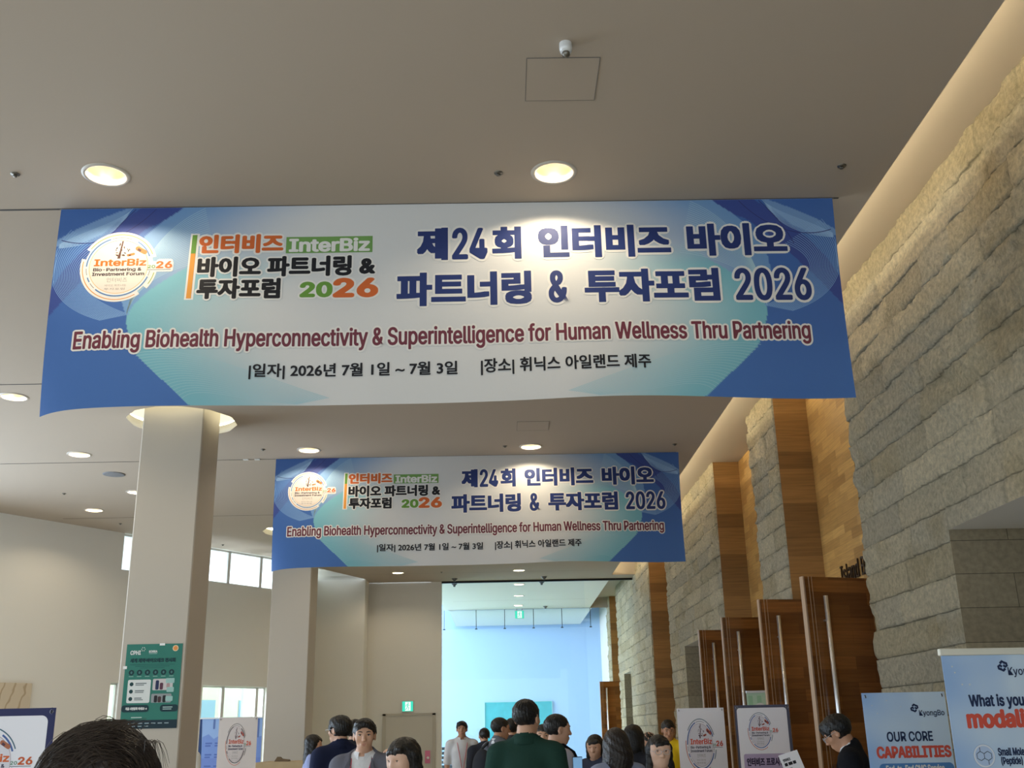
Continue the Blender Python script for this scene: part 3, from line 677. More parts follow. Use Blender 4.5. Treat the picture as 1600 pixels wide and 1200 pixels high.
def emblem(p, c, R, RY=None, halo=True, ly=1, pal=None, aw=1.0):
    """the forum's round emblem; R, RY = radii of its outer outline"""
    RY = RY or R
    q = dict(out1=pm(150, 164, 60), out2=AMB, ring=BLU, name=ORG, yr=ORG, yg=GRN, ink=pm(60, 50, 58), fill=pm(226, 214, 204), edge=pm(224, 176, 104), cap=pm(206, 122, 66), dark=pm(86, 56, 50))
    if pal: q.update(pal)
    S = lambda u, v: (c[0] + u * R, c[1] + v * RY)
    A = lambda rr, a0, a1, w, m, l, cap=0: p.arc(c, rr * R, rr * RY, a0, a1, w * R * (aw if w < .1 else 1), m, l, cap)
    if halo:
        p.disc(c, .89 * R, .89 * RY, W_, ly)
        A(.91, 20, 146, .17, W_, ly, 4); A(.91, 170, 304, .17, W_, ly, 4); A(.93, -36, -8, .16, W_, ly, 3)
        p.rrect(*[c[0] + .72 * R, c[0] + 1.42 * R], *[c[1] - .16 * RY, c[1] + .14 * RY], .06 * R, W_, ly); p.rrect(c[0] + .98 * R, c[0] + 1.40 * R, c[1] - .1 * RY, c[1] + .2 * RY, .06 * R, W_, ly)
    p.disc(c, .765 * R, .765 * RY, q['edge'], ly + .1); p.disc(c, .75 * R, .75 * RY, q['fill'], ly + .2)
    A(.92, 22, 146, .022, q['out1'], ly + .2); A(.93, 170, 302, .022, q['out2'], ly + .2); A(.95, -32, -11, .022, q['out1'], ly + .2)
    for a0, a1, w in ((109, 179, .035), (20, 58, .035), (-130, -21, .035), (201, 211, .03)): A(.83, a0, a1, w, q['ring'], ly + .2)
    for a0, a1 in ((70, 106), (183, 196), (214, 226), (-19, -9)): A(.83, a0, a1, .012, q['ink'], ly + .2)
    # sprig
    p.poly([S(-.06, .23), S(.02, .23), S(.035, .45), S(.07, .74), S(.03, .74), S(-.01, .45)], q['dark'], ly + .3)
    rr = random.Random(3)
    for k in range(26):
        u = rr.uniform(-.2, .26); v = rr.uniform(.30, .72); a = rr.uniform(0, PI); l_ = rr.uniform(.03, .065)
        if abs(u) > .22 - .5 * (v - .3) and v > .6: continue
        dx, dy = math.cos(a) * l_, math.sin(a) * l_
        p.poly([S(u - dx, v - dy), S(u - dy * .35, v + dx * .35), S(u + dx, v + dy), S(u + dy * .35, v - dx * .35)], q['dark'] if k % 3 else q['ink'], ly + .3)
    # two capsules
    def cap(u, v, ln, w, a):
        ca, sa = math.cos(a), math.sin(a); pts = []
        for k in range(9): t = -PI / 2 + PI * k / 8; pts.append((ln + w * math.cos(t), w * math.sin(t)))
        for k in range(9): t = PI / 2 + PI * k / 8; pts.append((-ln + w * math.cos(t), w * math.sin(t)))
        f = lambda P: [S(u + x * ca - y * sa, v + x * sa + y * ca) for x, y in P]
        p.poly(f(pts), q['cap'], ly + .3); p.poly(f([(-ln * .9, -w * .8), (0, -w * .95), (0, w * .2), (-ln * .9, w * .3)]), q['dark'], ly + .4)
    cap(.55, .46, .11, .062, -.52); cap(.29, .34, .07, .035, .25)
    p.text('InterBiz', c[0] - .63 * R, c[0] + .70 * R, c[1] + .025 * RY, c[1] + .215 * RY, q['name'], .010 * R, ly + .5, bx=.016 * R)
    p.text('Bio-Partnering &', c[0] - .64 * R, c[0] + .60 * R, c[1] - .15 * RY, c[1] - .035 * RY, q['ink'], .004 * R, ly + .5, bx=.007 * R)
    p.text('Investment Forum', c[0] - .655 * R, c[0] + .68 * R, c[1] - .255 * RY, c[1] - .165 * RY, q['ink'], .004 * R, ly + .5, bx=.007 * R)
    for k, (u0, u1, v0, v1) in enumerate(((-.27, .26, -.44, -.31), (-.30, .24, -.565, -.50), (-.31, .22, -.665, -.60))):
        p.text(('\uc778\ud130\ube44\uc988', '\ubc14\uc774\uc624 \ud30c\ud2b8\ub108\ub9c1', '\ud22c\uc790\ud3ec\ub7fc')[k], c[0] + u0 * R, c[0] + u1 * R, c[1] + v0 * RY, c[1] + v1 * RY, GRY, 0, ly + .5)
    p.text('20', c[0] + .76 * R, c[0] + .95 * R, c[1] - .055 * RY, c[1] + .03 * RY, q['yg'], .004 * R, ly + .5)
    p.text('26', c[0] + .985 * R, c[0] + 1.375 * R, c[1] - .055 * RY, c[1] + .13 * RY, q['yr'], .011 * R, ly + .5, bx=.016 * R)
    p.rect(c[0] + .75 * R, c[0] + 1.36 * R, c[1] - .105 * RY, c[1] - .092 * RY, q['ink'], ly + .5)

# ------------------------------------------------------------------ the two hanging banners
BW, BH = 5.375, 1.45
def cloth(u, d):
    """how the hanging cloth bellies: offset toward the camera and sag of the hem (u from the left edge, d below the top edge)"""
    t = np.clip(d / BH, 0, 1.2)
    y = -0.030 * t ** 1.5 * np.sin(1.9 * u + .6) - 0.004 * t * np.sin(5.3 * u + 1.0 + 1.2 * t) - 0.0012 * np.sin(9 * u + 5 * d) * t
    y = y + 0.09 * t ** 3 * np.exp(-u / .18)
    dz = -t ** 3 * (0.035 * np.exp(-u / .16) - 0.016 * np.exp(-((u - 3.9) / .5) ** 2) + .012 * np.exp(-((u - 5.0) / .5) ** 2))
    dx = -0.012 * np.sin(PI * t) * np.clip((u - 4.6) / .77, 0, 1) + 0.01 * np.sin(PI * t) * np.clip((.5 - u) / .5, 0, 1) * 0
    return dx, y, dz
def bfn(u, v, ly):
    d = -v; dx, y, dz = cloth(u, d)
    return np.column_stack([u + dx, y - 0.0013 * ly, -d + dz])
XB = np.array([[0, 1.15], [.30, 1.05], [.42, .95], [.46, .90], [.53, .79], [.638, .648], [.745, .557], [.825, .527], [.93, .55], [1.09, .618], [1.22, .758], [1.42, .97], [1.5, 1.06]])
S2 = np.array([[0, .86], [.12, .69], [.226, .59], [.43, .49], [.64, .47], [.8, .52], [1.0, .7], [1.5, 1.2]])
def smooth(A):
    y = np.linspace(A[0, 0], A[-1, 0], 160); x = np.interp(y, A[:, 0], A[:, 1]); k = np.hanning(17); k /= k.sum(); return np.column_stack([y, np.convolve(np.pad(x, 8, 'edge'), k, 'valid')])
XB = smooth(XB); S2 = smooth(S2)
def print_colour(U, D):
    x = np.minimum(U, BW - U)
    s3 = lambda t: np.clip(t, 0, 1) ** 2 * (3 - 2 * np.clip(t, 0, 1))
    mixc = lambda a, b, t: a * (1 - t[..., None]) + b * t[..., None]
    blue = np.array(C(66, 104, 170)[:3]); deep = np.array(C(62, 84, 152)[:3]); ltb = np.array(C(136, 172, 212)[:3]); teal = np.array(C(122, 182, 196)[:3]); white = np.array(C(212, 212, 212)[:3]); navy = np.array(C(58, 66, 136)[:3])
    col = np.broadcast_to(blue, U.shape + (3,)).copy()
    col = mixc(col, np.array(C(74, 118, 184)[:3]), s3((D - .7) / .7) * .5)
    # navy ribbon running down from the top edge
    rb = np.interp(D, [0, .15, .3, .45, .6, .8], [.55, .38, .20, .08, .0, -.1]); rb2 = np.interp(D, [0, .15, .3, .45, .6, .8], [.98, .62, .44, .30, .16, .0])
    col = mixc(col, navy, ((x > rb) & (x < rb2)) * .75)
    # light sail at the top corner
    a = np.interp(x, [0, .12, .28, .45, .5], [.24, .16, .08, .005, 0]); b = np.interp(x, [0, .18, .30, .40, .5], [.29, .26, .20, .10, 0])
    col = mixc(col, ltb, ((D > a) & (D < b) & (x < .5)) * .62)
    # pale sheet between ribbon and centre
    sx = np.interp(D, S2[:, 0], S2[:, 1]); t = (x > sx) * 1.0
    col = mixc(col, mixc(np.broadcast_to(np.array(C(112, 152, 198)[:3]), U.shape + (3,)), white, s3((x - sx) / 1.15)), t)
    # teal wave
    xb = np.interp(D, XB[:, 0], XB[:, 1]); t = (x > xb) * s3((D - .30) / .25)
    g = s3((x - xb) / 1.05)
    col = mixc(col, mixc(np.broadcast_to(teal, U.shape + (3,)), white, g), t)
    col = mixc(col, white, s3((x - 1.75) / .7))
    return col
def bez(P, n=26):
    P = np.array(P, float); t = np.linspace(0, 1, n)[:, None]
    return (1 - t) ** 3 * P[0] + 3 * (1 - t) ** 2 * t * P[1] + 3 * (1 - t) * t * t * P[2] + t ** 3 * P[3]
def make_banner():
    t = thing('hanging_banner', 'large nearer printed banner hung from the ceiling joint across the lobby', 'banner', (-3.02, 6.56, Z), 0, 'hanging banners with the same print')
    nu, nd = 600, 165
    us = np.linspace(0, BW, nu + 1); ds = np.linspace(0.0, BH, nd + 1); U, D = np.meshgrid(us, ds, indexing='ij')
    V = bfn(U.ravel(), -D.ravel(), np.zeros(U.size)); I = np.arange(U.size).reshape(nu + 1, nd + 1)
    F = np.stack([I[:-1, :-1], I[:-1, 1:], I[1:, 1:], I[1:, :-1]], -1).reshape(-1, 4)
    o = npmesh('fabric', V, F, [vcol_mat('banner_fabric', 'print', 0.5, bump=(9, .12, .02))], t, True)
    cc = np.ones((U.size, 4)); cc[:, :3] = print_colour(U, D).reshape(-1, 3)
    a = o.data.color_attributes.new('print', 'FLOAT_COLOR', 'POINT'); a.data.foreach_set('color', cc.ravel().astype(np.float32))
    gl = Print(); LB = pm(128, 166, 212); LT = pm(168, 200, 214); DK = pm(52, 58, 118)
    for side in (0, 1):
        fx = (lambda P: P) if side == 0 else (lambda P: np.column_stack([BW - P[:, 0], P[:, 1]]))
        A = np.array([(.09, -.16), (-.06, -.36), (-.10, -.70), (.36, -.84)]); B = np.array([(.36, -.34), (.10, -.46), (.16, -.66), (.55, -.80)])
        for k in range(20):
            q = bez(A + (B - A) * k / 19); q = q[(q[:, 0] > .004)]
            if len(q) > 3: gl.line(fx(q), .0035, LB, .2)
        A = np.array([(.50, -.0), (.40, -.12), (.2, -.16), (.02, -.27)]); B = np.array([(.48, -.02), (.42, -.2), (.25, -.28), (.02, -.30)])
        for k in range(12): gl.line(fx(bez(A + (B - A) * k / 11)), .003, pm(150, 184, 220), .2)
        A = np.array([(.53, -.80), (.56, -.60), (.75, -.45), (1.1, -.40)]); B = np.array([(.53, -.78), (.58, -.40), (.72, -.15), (1.0, -.01)])
        for k in range(26): gl.line(fx(bez(A + (B - A) * k / 25)), .003, LT, .2)
        A = np.array([(.60, -1.08), (.95, -1.02), (1.3, -1.2), (1.9, -1.40)]); B = np.array([(.95, -1.40), (1.05, -1.3), (1.3, -1.42), (1.7, -1.44)])
        for k in range(18): gl.line(fx(bez(A + (B - A) * k / 17)), .003, pm(160, 198, 208), .2)
        gl.line(fx(bez([(.03, -.24), (.20, -.30), (.45, -.27), (.66, -.01)])), .006, DK, .3); gl.line(fx(bez([(.30, -.34), (.36, -.2), (.42, -.12), (.52, -.01)])), .006, DK, .3)
    gl.build('wave_lines', t, bfn)
    e = Print(); emblem(e, (.441, -.446), .262, .262); e.build('emblem', t, bfn, 'round cream emblem')
    l = Print(); OR2 = pm(206, 102, 48); BK = pm(26, 26, 32)
    l.rect(.918, .951, -.69, -.355, AMB, 1, .006); l.rect(.924, .957, -.355, -.215, GRN, 1, .003); l.rect(.905, .966, -.70, -.205, W_, .5, .01)
    l.text('\uc778\ud130\ube44\uc988', .985, 1.545, -.352, -.222, OR2, .007, 2, .014, W_, bx=.010)
    l.rect(1.572, 2.165, -.362, -.240, pm(112, 156, 84), 1); l.text('InterBiz', 1.600, 2.140, -.350, -.256, W_, .005, 2, bx=.008)
    l.text('\ubc14\uc774\uc624 \ud30c\ud2b8\ub108\ub9c1 &', .985, 2.180, -.528, -.390, BK, .007, 2, .012, W_, bx=.009)
    l.text('\ud22c\uc790\ud3ec\ub7fc', .993, 1.540, -.690, -.552, BK, .007, 2, .012, W_, bx=.009)
    l.text('20', 1.69, 1.89, -.683, -.583, GRN, .008, 2, .012, W_, bx=.012); l.text('26', 1.918, 2.195, -.686, -.560, OR2, .010, 2, .014, W_, bx=.016)
    l.build('forum_lettering', t, bfn, 'orange, green and black forum name')
    tl = Print()
    U1 = lambda z: 2.458 + (z - 105) / 2.133 * .004447
    U2 = lambda z: 2.318 + (z - 35) / 2.133 * .004382
    for s_, z0, z1, o in (('\uc81c', 110, 214, 0), ('24', 224, 346, .012), ('\ud68c', 358, 456, 0), ('\uc778\ud130\ube44\uc988', 510, 950, 0), ('\ubc14\uc774\uc624', 1003, 1338, 0)):
        tl.text(s_, U1(z0) + .015, U1(z1) - .015, -.422, -.196, NAVY, .007 if o else .0095, 2, .017, W_, bx=.010 if o else .0135, sq=not o)
    for s_, z0, z1, o in (('\ud30c\ud2b8\ub108\ub9c1', 42, 490, 0), ('&', 542, 612, 1), ('\ud22c\uc790\ud3ec\ub7fc', 663, 1112, 0), ('2026', 1160, 1424, 1)):
        tl.text(s_, U2(z0) + .015, U2(z1) - .015, -.759, -.532, NAVY, .007 if o else .0095, 2, .017, W_, bx=.010 if o else .0135, sq=not o)
    tl.build('title_lettering', t, bfn, 'large dark blue title in two lines')
    sl_ = Print(); sl_.text('Enabling Biohealth Hyperconnectivity & Superintelligence for Human Wellness Thru Partnering', .200, 5.120, -1.072, -.914, pm(112, 52, 66), .004, 2, .0125, W_, bx=.0046)
    sl_.build('slogan_lettering', t, bfn, 'dark red slogan in one line')
    dl = Print(); dl.text('|\uc77c\uc790| 2026\ub144 7\uc6d4 1\uc77c ~ 7\uc6d4 3\uc77c', 1.372, 2.743, -1.268, -1.163, BK, .0025, 2, bx=.003); dl.text('|\uc7a5\uc18c| \ud718\ub2c9\uc2a4 \uc544\uc77c\ub79c\ub4dc \uc81c\uc8fc', 2.904, 4.025, -1.265, -1.152, BK, .0025, 2, bx=.003)
    dl.build('date_lettering', t, bfn, 'small black line of date and place')
    r = MB(); r.tube([(-.01, .0, .004), (BW + .01, .0, .004)], .006, 8); r.build('hanging_rail', M_alu, t)
    return t
ban = make_banner(); b2 = copy_tree(ban); b2.location = (-2.99, 13.62, Z); b2['label'] = 'smaller farther banner hanging before the far end of the lobby, behind the large one'
# hooks and clips left of the farther banner, in the ceiling joint
wc = MB()
for x in (-3.42, -3.27): wc.box(x, x + .07, 13.58, 13.62, Z - .012, Z - .001)
tag(wc.build('hanging_clip', M_alu), 'pair of white clips in the ceiling joint left of the smaller banner', 'clip')

# ------------------------------------------------------------------ poster on the column
def flat(u, v, ly): return np.column_stack([u, -.0025 - 0.0012 * ly, v])
def wavy(amp, k=9.0): return lambda u, v, ly: np.column_stack([u, -.001 - 0.0022 * ly + amp * np.sin(k * u) * np.cos(2 * v), v])
t = thing('poster', 'dark green printed exhibition poster taped to the nearer column', 'poster', (-3.983, 11.443, 1.695))
p = Print(); TL = pm(48, 122, 108); PW, PH = .588, .852
p.rect(0, PW, 0, PH, TL, 0); p.rect(0, PW, 0, .085, pm(18, 46, 58), .3)
p.build('sheet', t, wavy(.0008))
p = Print(); DG = pm(16, 62, 66); PWH = pm(222, 226, 224)
p.text('CPHI', .045, .15, .745, .785, PWH, .003, 1); p.text('KOREA', .24, .325, .765, .785, PWH, .002, 1); p.rect(.24, .325, .75, .757, pm(150, 190, 180), 1)
for k in range(6): p.disc((.177 + .018 * math.cos(k * PI / 3), .80 + .018 * math.sin(k * PI / 3)), .005, .005, PWH, 1, 12)
p.disc((.515, .805), .031, .031, pm(240, 214, 178), 1); p.disc((.515, .805), .023, .023, pm(232, 152, 78), 1.2)
p.text('\uc138\uacc4 \uc81c\uc57d\u00b7\ubc14\uc774\uc624\ud14c\ud06c \uc804\uc2dc\ud68c', .05, .52, .665, .705, DG, .003, 1)
for v in (.640, .622, .604): p.rect(.05 + (.64 - v) * 3, .52 - (.64 - v) * 3, v, v + .006, pm(34, 100, 92), 1)
for k in range(6):
    x = .072 + k * .084; p.disc((x, .562), .028, .028, pm(14, 52, 58), 1); p.rect(x - .024, x + .024, .519, .525, pm(150, 190, 180), 1)
    p.disc((x, .562), .010, .014, pm(70, 120, 118), 1.2, 14)
p.rrect(.045, .285, .255, .49, .016, PWH, 1)
for k in range(3):
    y = .445 - k * .074; p.disc((.085, y), .02, .02, pm(18, 60, 64), 1.2); p.rect(.125, .24 - .02 * k, y + .002, y + .012, pm(110, 120, 122), 1.2); p.rect(.125, .215, y - .014, y - .005, pm(120, 128, 130), 1.2)
p.rrect(.305, .515, .38, .495, .012, pm(206, 200, 200), 1); p.rrect(.300, .510, .255, .345, .012, pm(150, 156, 158), 1)
for (x, y, h, c) in ((.335, .385, .095, (34, 44, 84)), (.38, .385, .07, (92, 52, 70)), (.45, .40, .05, (180, 150, 150)), (.33, .258, .07, (34, 30, 36)), (.37, .258, .06, (70, 50, 50)), (.42, .258, .07, (26, 30, 32))): p.rrect(x, x + .035, y, y + h, .012, pm(*c), 1.2)
for (x, y, w_) in ((.44, .45, .09), (.455, .36, .075), (.45, .27, .075)): p.rrect(x, x + w_, y, y + .05, .008, pm(160, 200, 194), 1.4)
p.rrect(.0, .285, .165, .235, .03, pm(14, 52, 60), 1); p.text('\uc9c0\uae08 \uc0ac\uc804\ub4f1\ub85d \ud558\uc138\uc694! \u2192', .045, .265, .186, .212, PWH, .002, 1.2)
p.rrect(.40, .588, .165, .235, .03, pm(14, 52, 60), 1); p.rect(.43, .53, .205, .215, pm(170, 196, 194), 1.2); p.rect(.43, .52, .186, .195, pm(170, 196, 194), 1.2)
p.rect(.11, .22, .107, .116, pm(190, 214, 206), 1)
for k in range(7): p.rect(.05 + k * .068, .095 + k * .068, .048, .058, pm(150, 170, 178), 1)
for k in range(4): p.rect(.05 + k * .068, .09 + k * .068, .020, .029, pm(150, 170, 178), 1)
p.build('print', t, wavy(.0008))
tp = MB(); tp.box(.345, .40, -.004, -.002, .835, .858); tp.box(-.02, .02, -.004, -.002, .6, .63); tp.build('tape', mat('clear_tape', C(236, 238, 236), .12), t)

# ------------------------------------------------------------------ stands with printed panels
def grommets(t, W, H, inset=.022):
    for x in (inset, W - inset):
        g = MB(); g.lathe([(.006, 0), (.008, -.003), (.013, -.003), (.014, 0)], n=16)
        o = g.build('eyelet', M_chrome, t, True, (x, -.004, H - inset)); o.rotation_euler = (0, 0, 0)
        o.data.transform(Matrix.Rotation(PI / 2, 4, 'X'))
        h = MB(); h.tube([(x, .03, H - inset + .02), (x, -.01, H - inset + .004), (x, -.012, H - inset - .01)], .003, 6); h.build('hook', M_black, t)
def x_stand(t, W, H):
    s = MB(); m = MB()
    for (x0, x1) in ((.03, W - .03), (W - .03, .03)): s.tube([(x0, .02, H + .0), (W / 2 + (x1 - W / 2) * .1, .16, H * .45), (x1, .05, .03)], .006, 8)
    s.tube([(W / 2, .16, H * .45), (W / 2, .5, .02)], .007, 8); s.box(W / 2 - .03, W / 2 + .03, .14, .18, H * .45 - .04, H * .45 + .04)
    s.build('stand', M_black, t)
def panel(t, W, H, m, z0=.12, name='panel'):
    p = MB(); p.box(0, W, -.0015, .0015, z0, H, m); return p.build(name, None, t)
def stand_sign(name, label, cat, loc, rz, W, H, base, fill, group=None, z0=.12):
    t = thing(name, label, cat, loc, rz, group); panel(t, W, H, base, z0); grommets(t, W, H); x_stand(t, W, H); return t
PAL = dict(out1=pm(70, 110, 130), out2=pm(206, 112, 92), ring=pm(74, 104, 168), name=pm(214, 88, 66), yr=pm(206, 78, 56), fill=pm(226, 224, 234), edge=pm(190, 170, 178), ink=pm(58, 56, 84), cap=pm(176, 90, 76), dark=pm(88, 60, 74), yg=pm(90, 140, 110))
# white one
M_panel = pm(244, 244, 252)
t = stand_sign('banner_stand', 'plain white panel on a stand with the round emblem, beside the woman in glasses', 'banner stand', (1.926, 12.3, 0), .02, .53, 1.80, M_panel, None)
p = Print(); emblem(p, (.245, 1.41), .178, .298, False, 1, PAL, 1.7); p.build('print', t, flat)
# framed one
t = stand_sign('banner_stand', 'white panel with dark grey frame and purple box on a stand', 'banner stand', (2.219, 10.6, 0), .0, .53, 1.79, pm(86, 88, 108), None)
p = Print(); p.rrect(.02, .502, .15, 1.764, .03, M_panel, .3); emblem(p, (.23, 1.55), .125, .182, False, 1, PAL, 1.7)
p.rrect(.053, .463, .62, 1.345, .02, pm(186, 170, 204), 1)
p.text('\uc778\ud130\ube44\uc988 \ud504\ub85c\uc2dc\ub529', .081, .428, 1.238, 1.307, pm(52, 40, 72), .003, 2); p.text('\ubc30\ud3ec', .085, .21, 1.12, 1.19, pm(52, 40, 72), .003, 2)
p.build('print', t, flat)
# left navy framed one
t = stand_sign('banner_stand', 'white panel with navy frame on a stand, left of the nearest head', 'banner stand', (-3.47, 6.6, 0), .0, .784, 1.785, pm(40, 44, 92), None)
p = Print(); p.rrect(.04, .744, .15, 1.742, .04, M_panel, .3); emblem(p, (.395, 1.48), .205, .22, False, 1, dict(PAL, name=pm(216, 104, 52), yr=pm(206, 96, 52), cap=pm(176, 108, 78)), 1.5); p.build('print', t, flat)
# grey looking one by the window
t = stand_sign('banner_stand', 'greyish panel with the round emblem on a stand before the low window', 'banner stand', (-3.93, 15.2, 0), .0, .53, 1.85, pm(206, 196, 190), None)
p = Print(); emblem(p, (.245, 1.50), .150, .29, False, 1, dict(PAL, name=pm(190, 80, 52), fill=pm(200, 190, 186), ring=pm(60, 60, 74), out1=pm(90, 90, 96)), 1.6); p.build('print', t, flat)
# blue wide one behind it
t = thing('roll_up_banner', 'wide light blue roll-up panel standing behind the greyish panel, before the low window', 'banner stand', (-4.55, 16.5, 0), .0)
panel(t, .93, 1.86, pm(150, 180, 226), .1)
p = Print(); p.poly([(.0, 1.86), (.03, 1.86), (.10, .1), (.0, .1)][::-1], pm(36, 62, 110), .5)
p.poly([(.05, 1.3), (.05, 1.60), (.14, 1.64), (.22, 1.57), (.32, 1.63), (.44, 1.55), (.93, 1.60), (.93, 1.3)], pm(122, 150, 212), .4); p.rect(.05, .93, .1, 1.3, pm(116, 140, 206), .4)
for r in range(5):
    for c_ in range(2): p.rect(.10 + c_ * .14, .20 + c_ * .14, 1.50 - r * .16, 1.52 - r * .16, pm(86, 110, 180), .6); p.rect(.10 + c_ * .14, .18 + c_ * .14, 1.465 - r * .16, 1.485 - r * .16, pm(86, 110, 180), .6)
for (x, h) in ((.20, .13), (.80, .16), (.86, .26)): p.rrect(x, x + .028, 1.84 - h, 1.85, .01, pm(96, 120, 176), .6)
p.build('print', t, flat); q = MB(); q.box(0, .93, -.02, .02, 1.855, 1.875); q.build('top_rail', M_alu, t); q = MB(); q.box(0, .93, -.06, .10, 0, .1, None, .015); q.build('base', M_alu, t); q = MB(); q.tube([(.46, .04, .1), (.46, .02, 1.86)], .01, 8); q.build('pole', M_alu, t)
# pharma panels on the right
LBL = pm(176, 204, 236); NV2 = pm(38, 52, 88); RD = pm(216, 90, 74)
def blue_panel_mat():
    m = bpy.data.materials.new('blue_panel_print'); m.use_nodes = True; nt = m.node_tree; b = nt.nodes['Principled BSDF']; b.inputs['Roughness'].default_value = .4
    tc = nt.nodes.new('ShaderNodeTexCoord'); n = nt.nodes.new('ShaderNodeTexNoise'); n.inputs['Scale'].default_value = 2.2; n.inputs['Detail'].default_value = 1
    nt.links.new(tc.outputs['Object'], n.inputs['Vector']); sx = nt.nodes.new('ShaderNodeSeparateXYZ'); nt.links.new(tc.outputs['Object'], sx.inputs[0])
    a = nt.nodes.new('ShaderNodeMath'); a.operation = 'MULTIPLY_ADD'; a.inputs[1].default_value = 1.1; nt.links.new(sx.outputs['X'], a.inputs[0]); nt.links.new(n.outputs['Fac'], a.inputs[2])
    r = nt.nodes.new('ShaderNodeValToRGB'); r.color_ramp.elements[0].color = C(146, 184, 236); r.color_ramp.elements[0].position = .45; r.color_ramp.elements[1].color = C(206, 226, 246); r.color_ramp.elements[1].position = .85
    nt.links.new(a.outputs[0], r.inputs[0]); nt.links.new(r.outputs[0], b.inputs['Base Color']); return m
M_bp = blue_panel_mat()
def pharma_logo(p, x, y, s, m):
    """two interlocked hooks"""
    for sg in (1, -1):
        p.line([(x + s * a * sg, y + s * b * sg) for a, b in ((-.30, .30), (-.02, .56), (.22, .40), (.52, .30), (.56, .06), (.34, -.10), (.10, .10))], s * .30, m, 1)
t = stand_sign('banner_stand', 'light blue panel on a stand with navy and red capitals, behind the taller blue panel', 'banner stand', (2.354, 7.2, 0), .025, .555, 1.79, M_bp, None)
p = Print()
pharma_logo(p, .340, 1.690, .040, NV2); p.text('KyongBo', .368, .535, 1.632, 1.675, NV2, .0008, 1)
p.text('OUR CORE', .135, .435, 1.485, 1.543, NV2, .0022, 1); p.text('CAPABILITIES', .058, .54, 1.385, 1.452, RD, .0042, 1, bx=.005)
p.rrect(.06, .55, 1.285, 1.35, .03, pm(84, 134, 194), .5); p.text('End-to-End CMC Service', .105, .485, 1.298, 1.338, W_, .0022, 1)
p.text('From Development', .09, .34, 1.225, 1.258, NV2, .001, 1)
for k in range(5): p.rect(.09, .47 - .03 * (k % 3), 1.16 - k * .11, 1.175 - k * .11, pm(90, 120, 170), .6)
for (x, y) in ((.06, 1.71), (.09, 1.66), (.16, 1.74), (.25, 1.70)): p.disc((x, y), .003, .003, W_, .6, 10)
p.build('print', t, flat)
t = thing('roll_up_banner', 'tall light blue roll-up panel with a white top rail at the right edge', 'banner stand', (2.268, 5.6, 0), .06)
panel(t, .85, 1.935, M_bp, .1)
q = MB(); q.box(-.01, .86, -.014, .014, 1.925, 1.96, None, .004); q.build('top_rail', mat('ivory_rail', C(226, 224, 212), .4), t)
q = MB(); q.box(0, .85, -.05, .10, 0, .1, None, .015); q.build('base', M_alu, t); q = MB(); q.tube([(.42, .04, .1), (.42, .02, 1.94)], .01, 8); q.build('pole', M_alu, t)
p = Print()
pharma_logo(p, .320, 1.869, .042, NV2); p.text('KyongBo', .345, .535, 1.812, 1.862, NV2, .0008, 1)
p.text('What is your', .115, .425, 1.658, 1.728, NV2, .0028, 1); p.text('modality?', .092, .528, 1.548, 1.652, RD, .006, 1, bx=.007)
def medal(x, y, r): p.disc((x, y), r * 1.04, r * 1.04, pm(150, 180, 220), .5); p.disc((x, y), r, r, pm(228, 234, 246), .7); p.disc((x, y), r * .86, r * .86, pm(186, 208, 240), .9)
medal(.150, 1.432, .055); medal(.165, 1.272, .055); medal(.17, 1.11, .055)
for cx in (-.019, .019):
    for k in range(6):
        a0 = math.radians(30 + 60 * k); a1 = math.radians(90 + 60 * k)
        p.line([(.150 + cx + .022 * math.cos(a0), 1.432 + .022 * math.sin(a0)), (.150 + cx + .022 * math.cos(a1), 1.432 + .022 * math.sin(a1))], .003, NV2, 1.2)
p.line([(.131, 1.454), (.131, 1.474)], .003, NV2, 1.2); p.line([(.169, 1.41), (.169, 1.39)], .003, NV2, 1.2)
p.text('Small Molecule', .225, .415, 1.432, 1.468, NV2, .0016, 1); p.text('(Peptide)', .235, .345, 1.382, 1.425, NV2, .0016, 1)
p.rect(.10, .46, 1.352, 1.354, pm(130, 160, 210), .6)
p.arc((.60, 1.30), .15, .20, 90, 250, .012, pm(206, 222, 240), .5); p.arc((.62, 1.28), .11, .15, 80, 260, .02, pm(214, 228, 244), .5)
for (x, y) in ((.06, 1.84), (.09, 1.78), (.05, 1.87), (.13, 1.78)): p.disc((x, y), .004, .004, W_, .6, 10)
p.build('print', t, flat)
# green roll-up between the door leaves
t = thing('roll_up_banner', 'pale green roll-up panel standing between two open door leaves', 'banner stand', (2.80, 12.65, 0), .0)
panel(t, .6, 1.965, pm(196, 222, 196), .1); p = Print()
for k in range(6): p.rect(.02 + k * .1, .07 + k * .1, .2, 1.93, pm(168, 208, 172), .4)
p.disc((.15, 1.72), .09, .13, W_, .6); p.build('print', t, flat)
q = MB(); q.box(0, .6, -.02, .02, 1.96, 1.985); q.build('top_rail', M_alu, t); q = MB(); q.box(0, .6, -.05, .08, 0, .1, None, .015); q.build('base', M_alu, t)
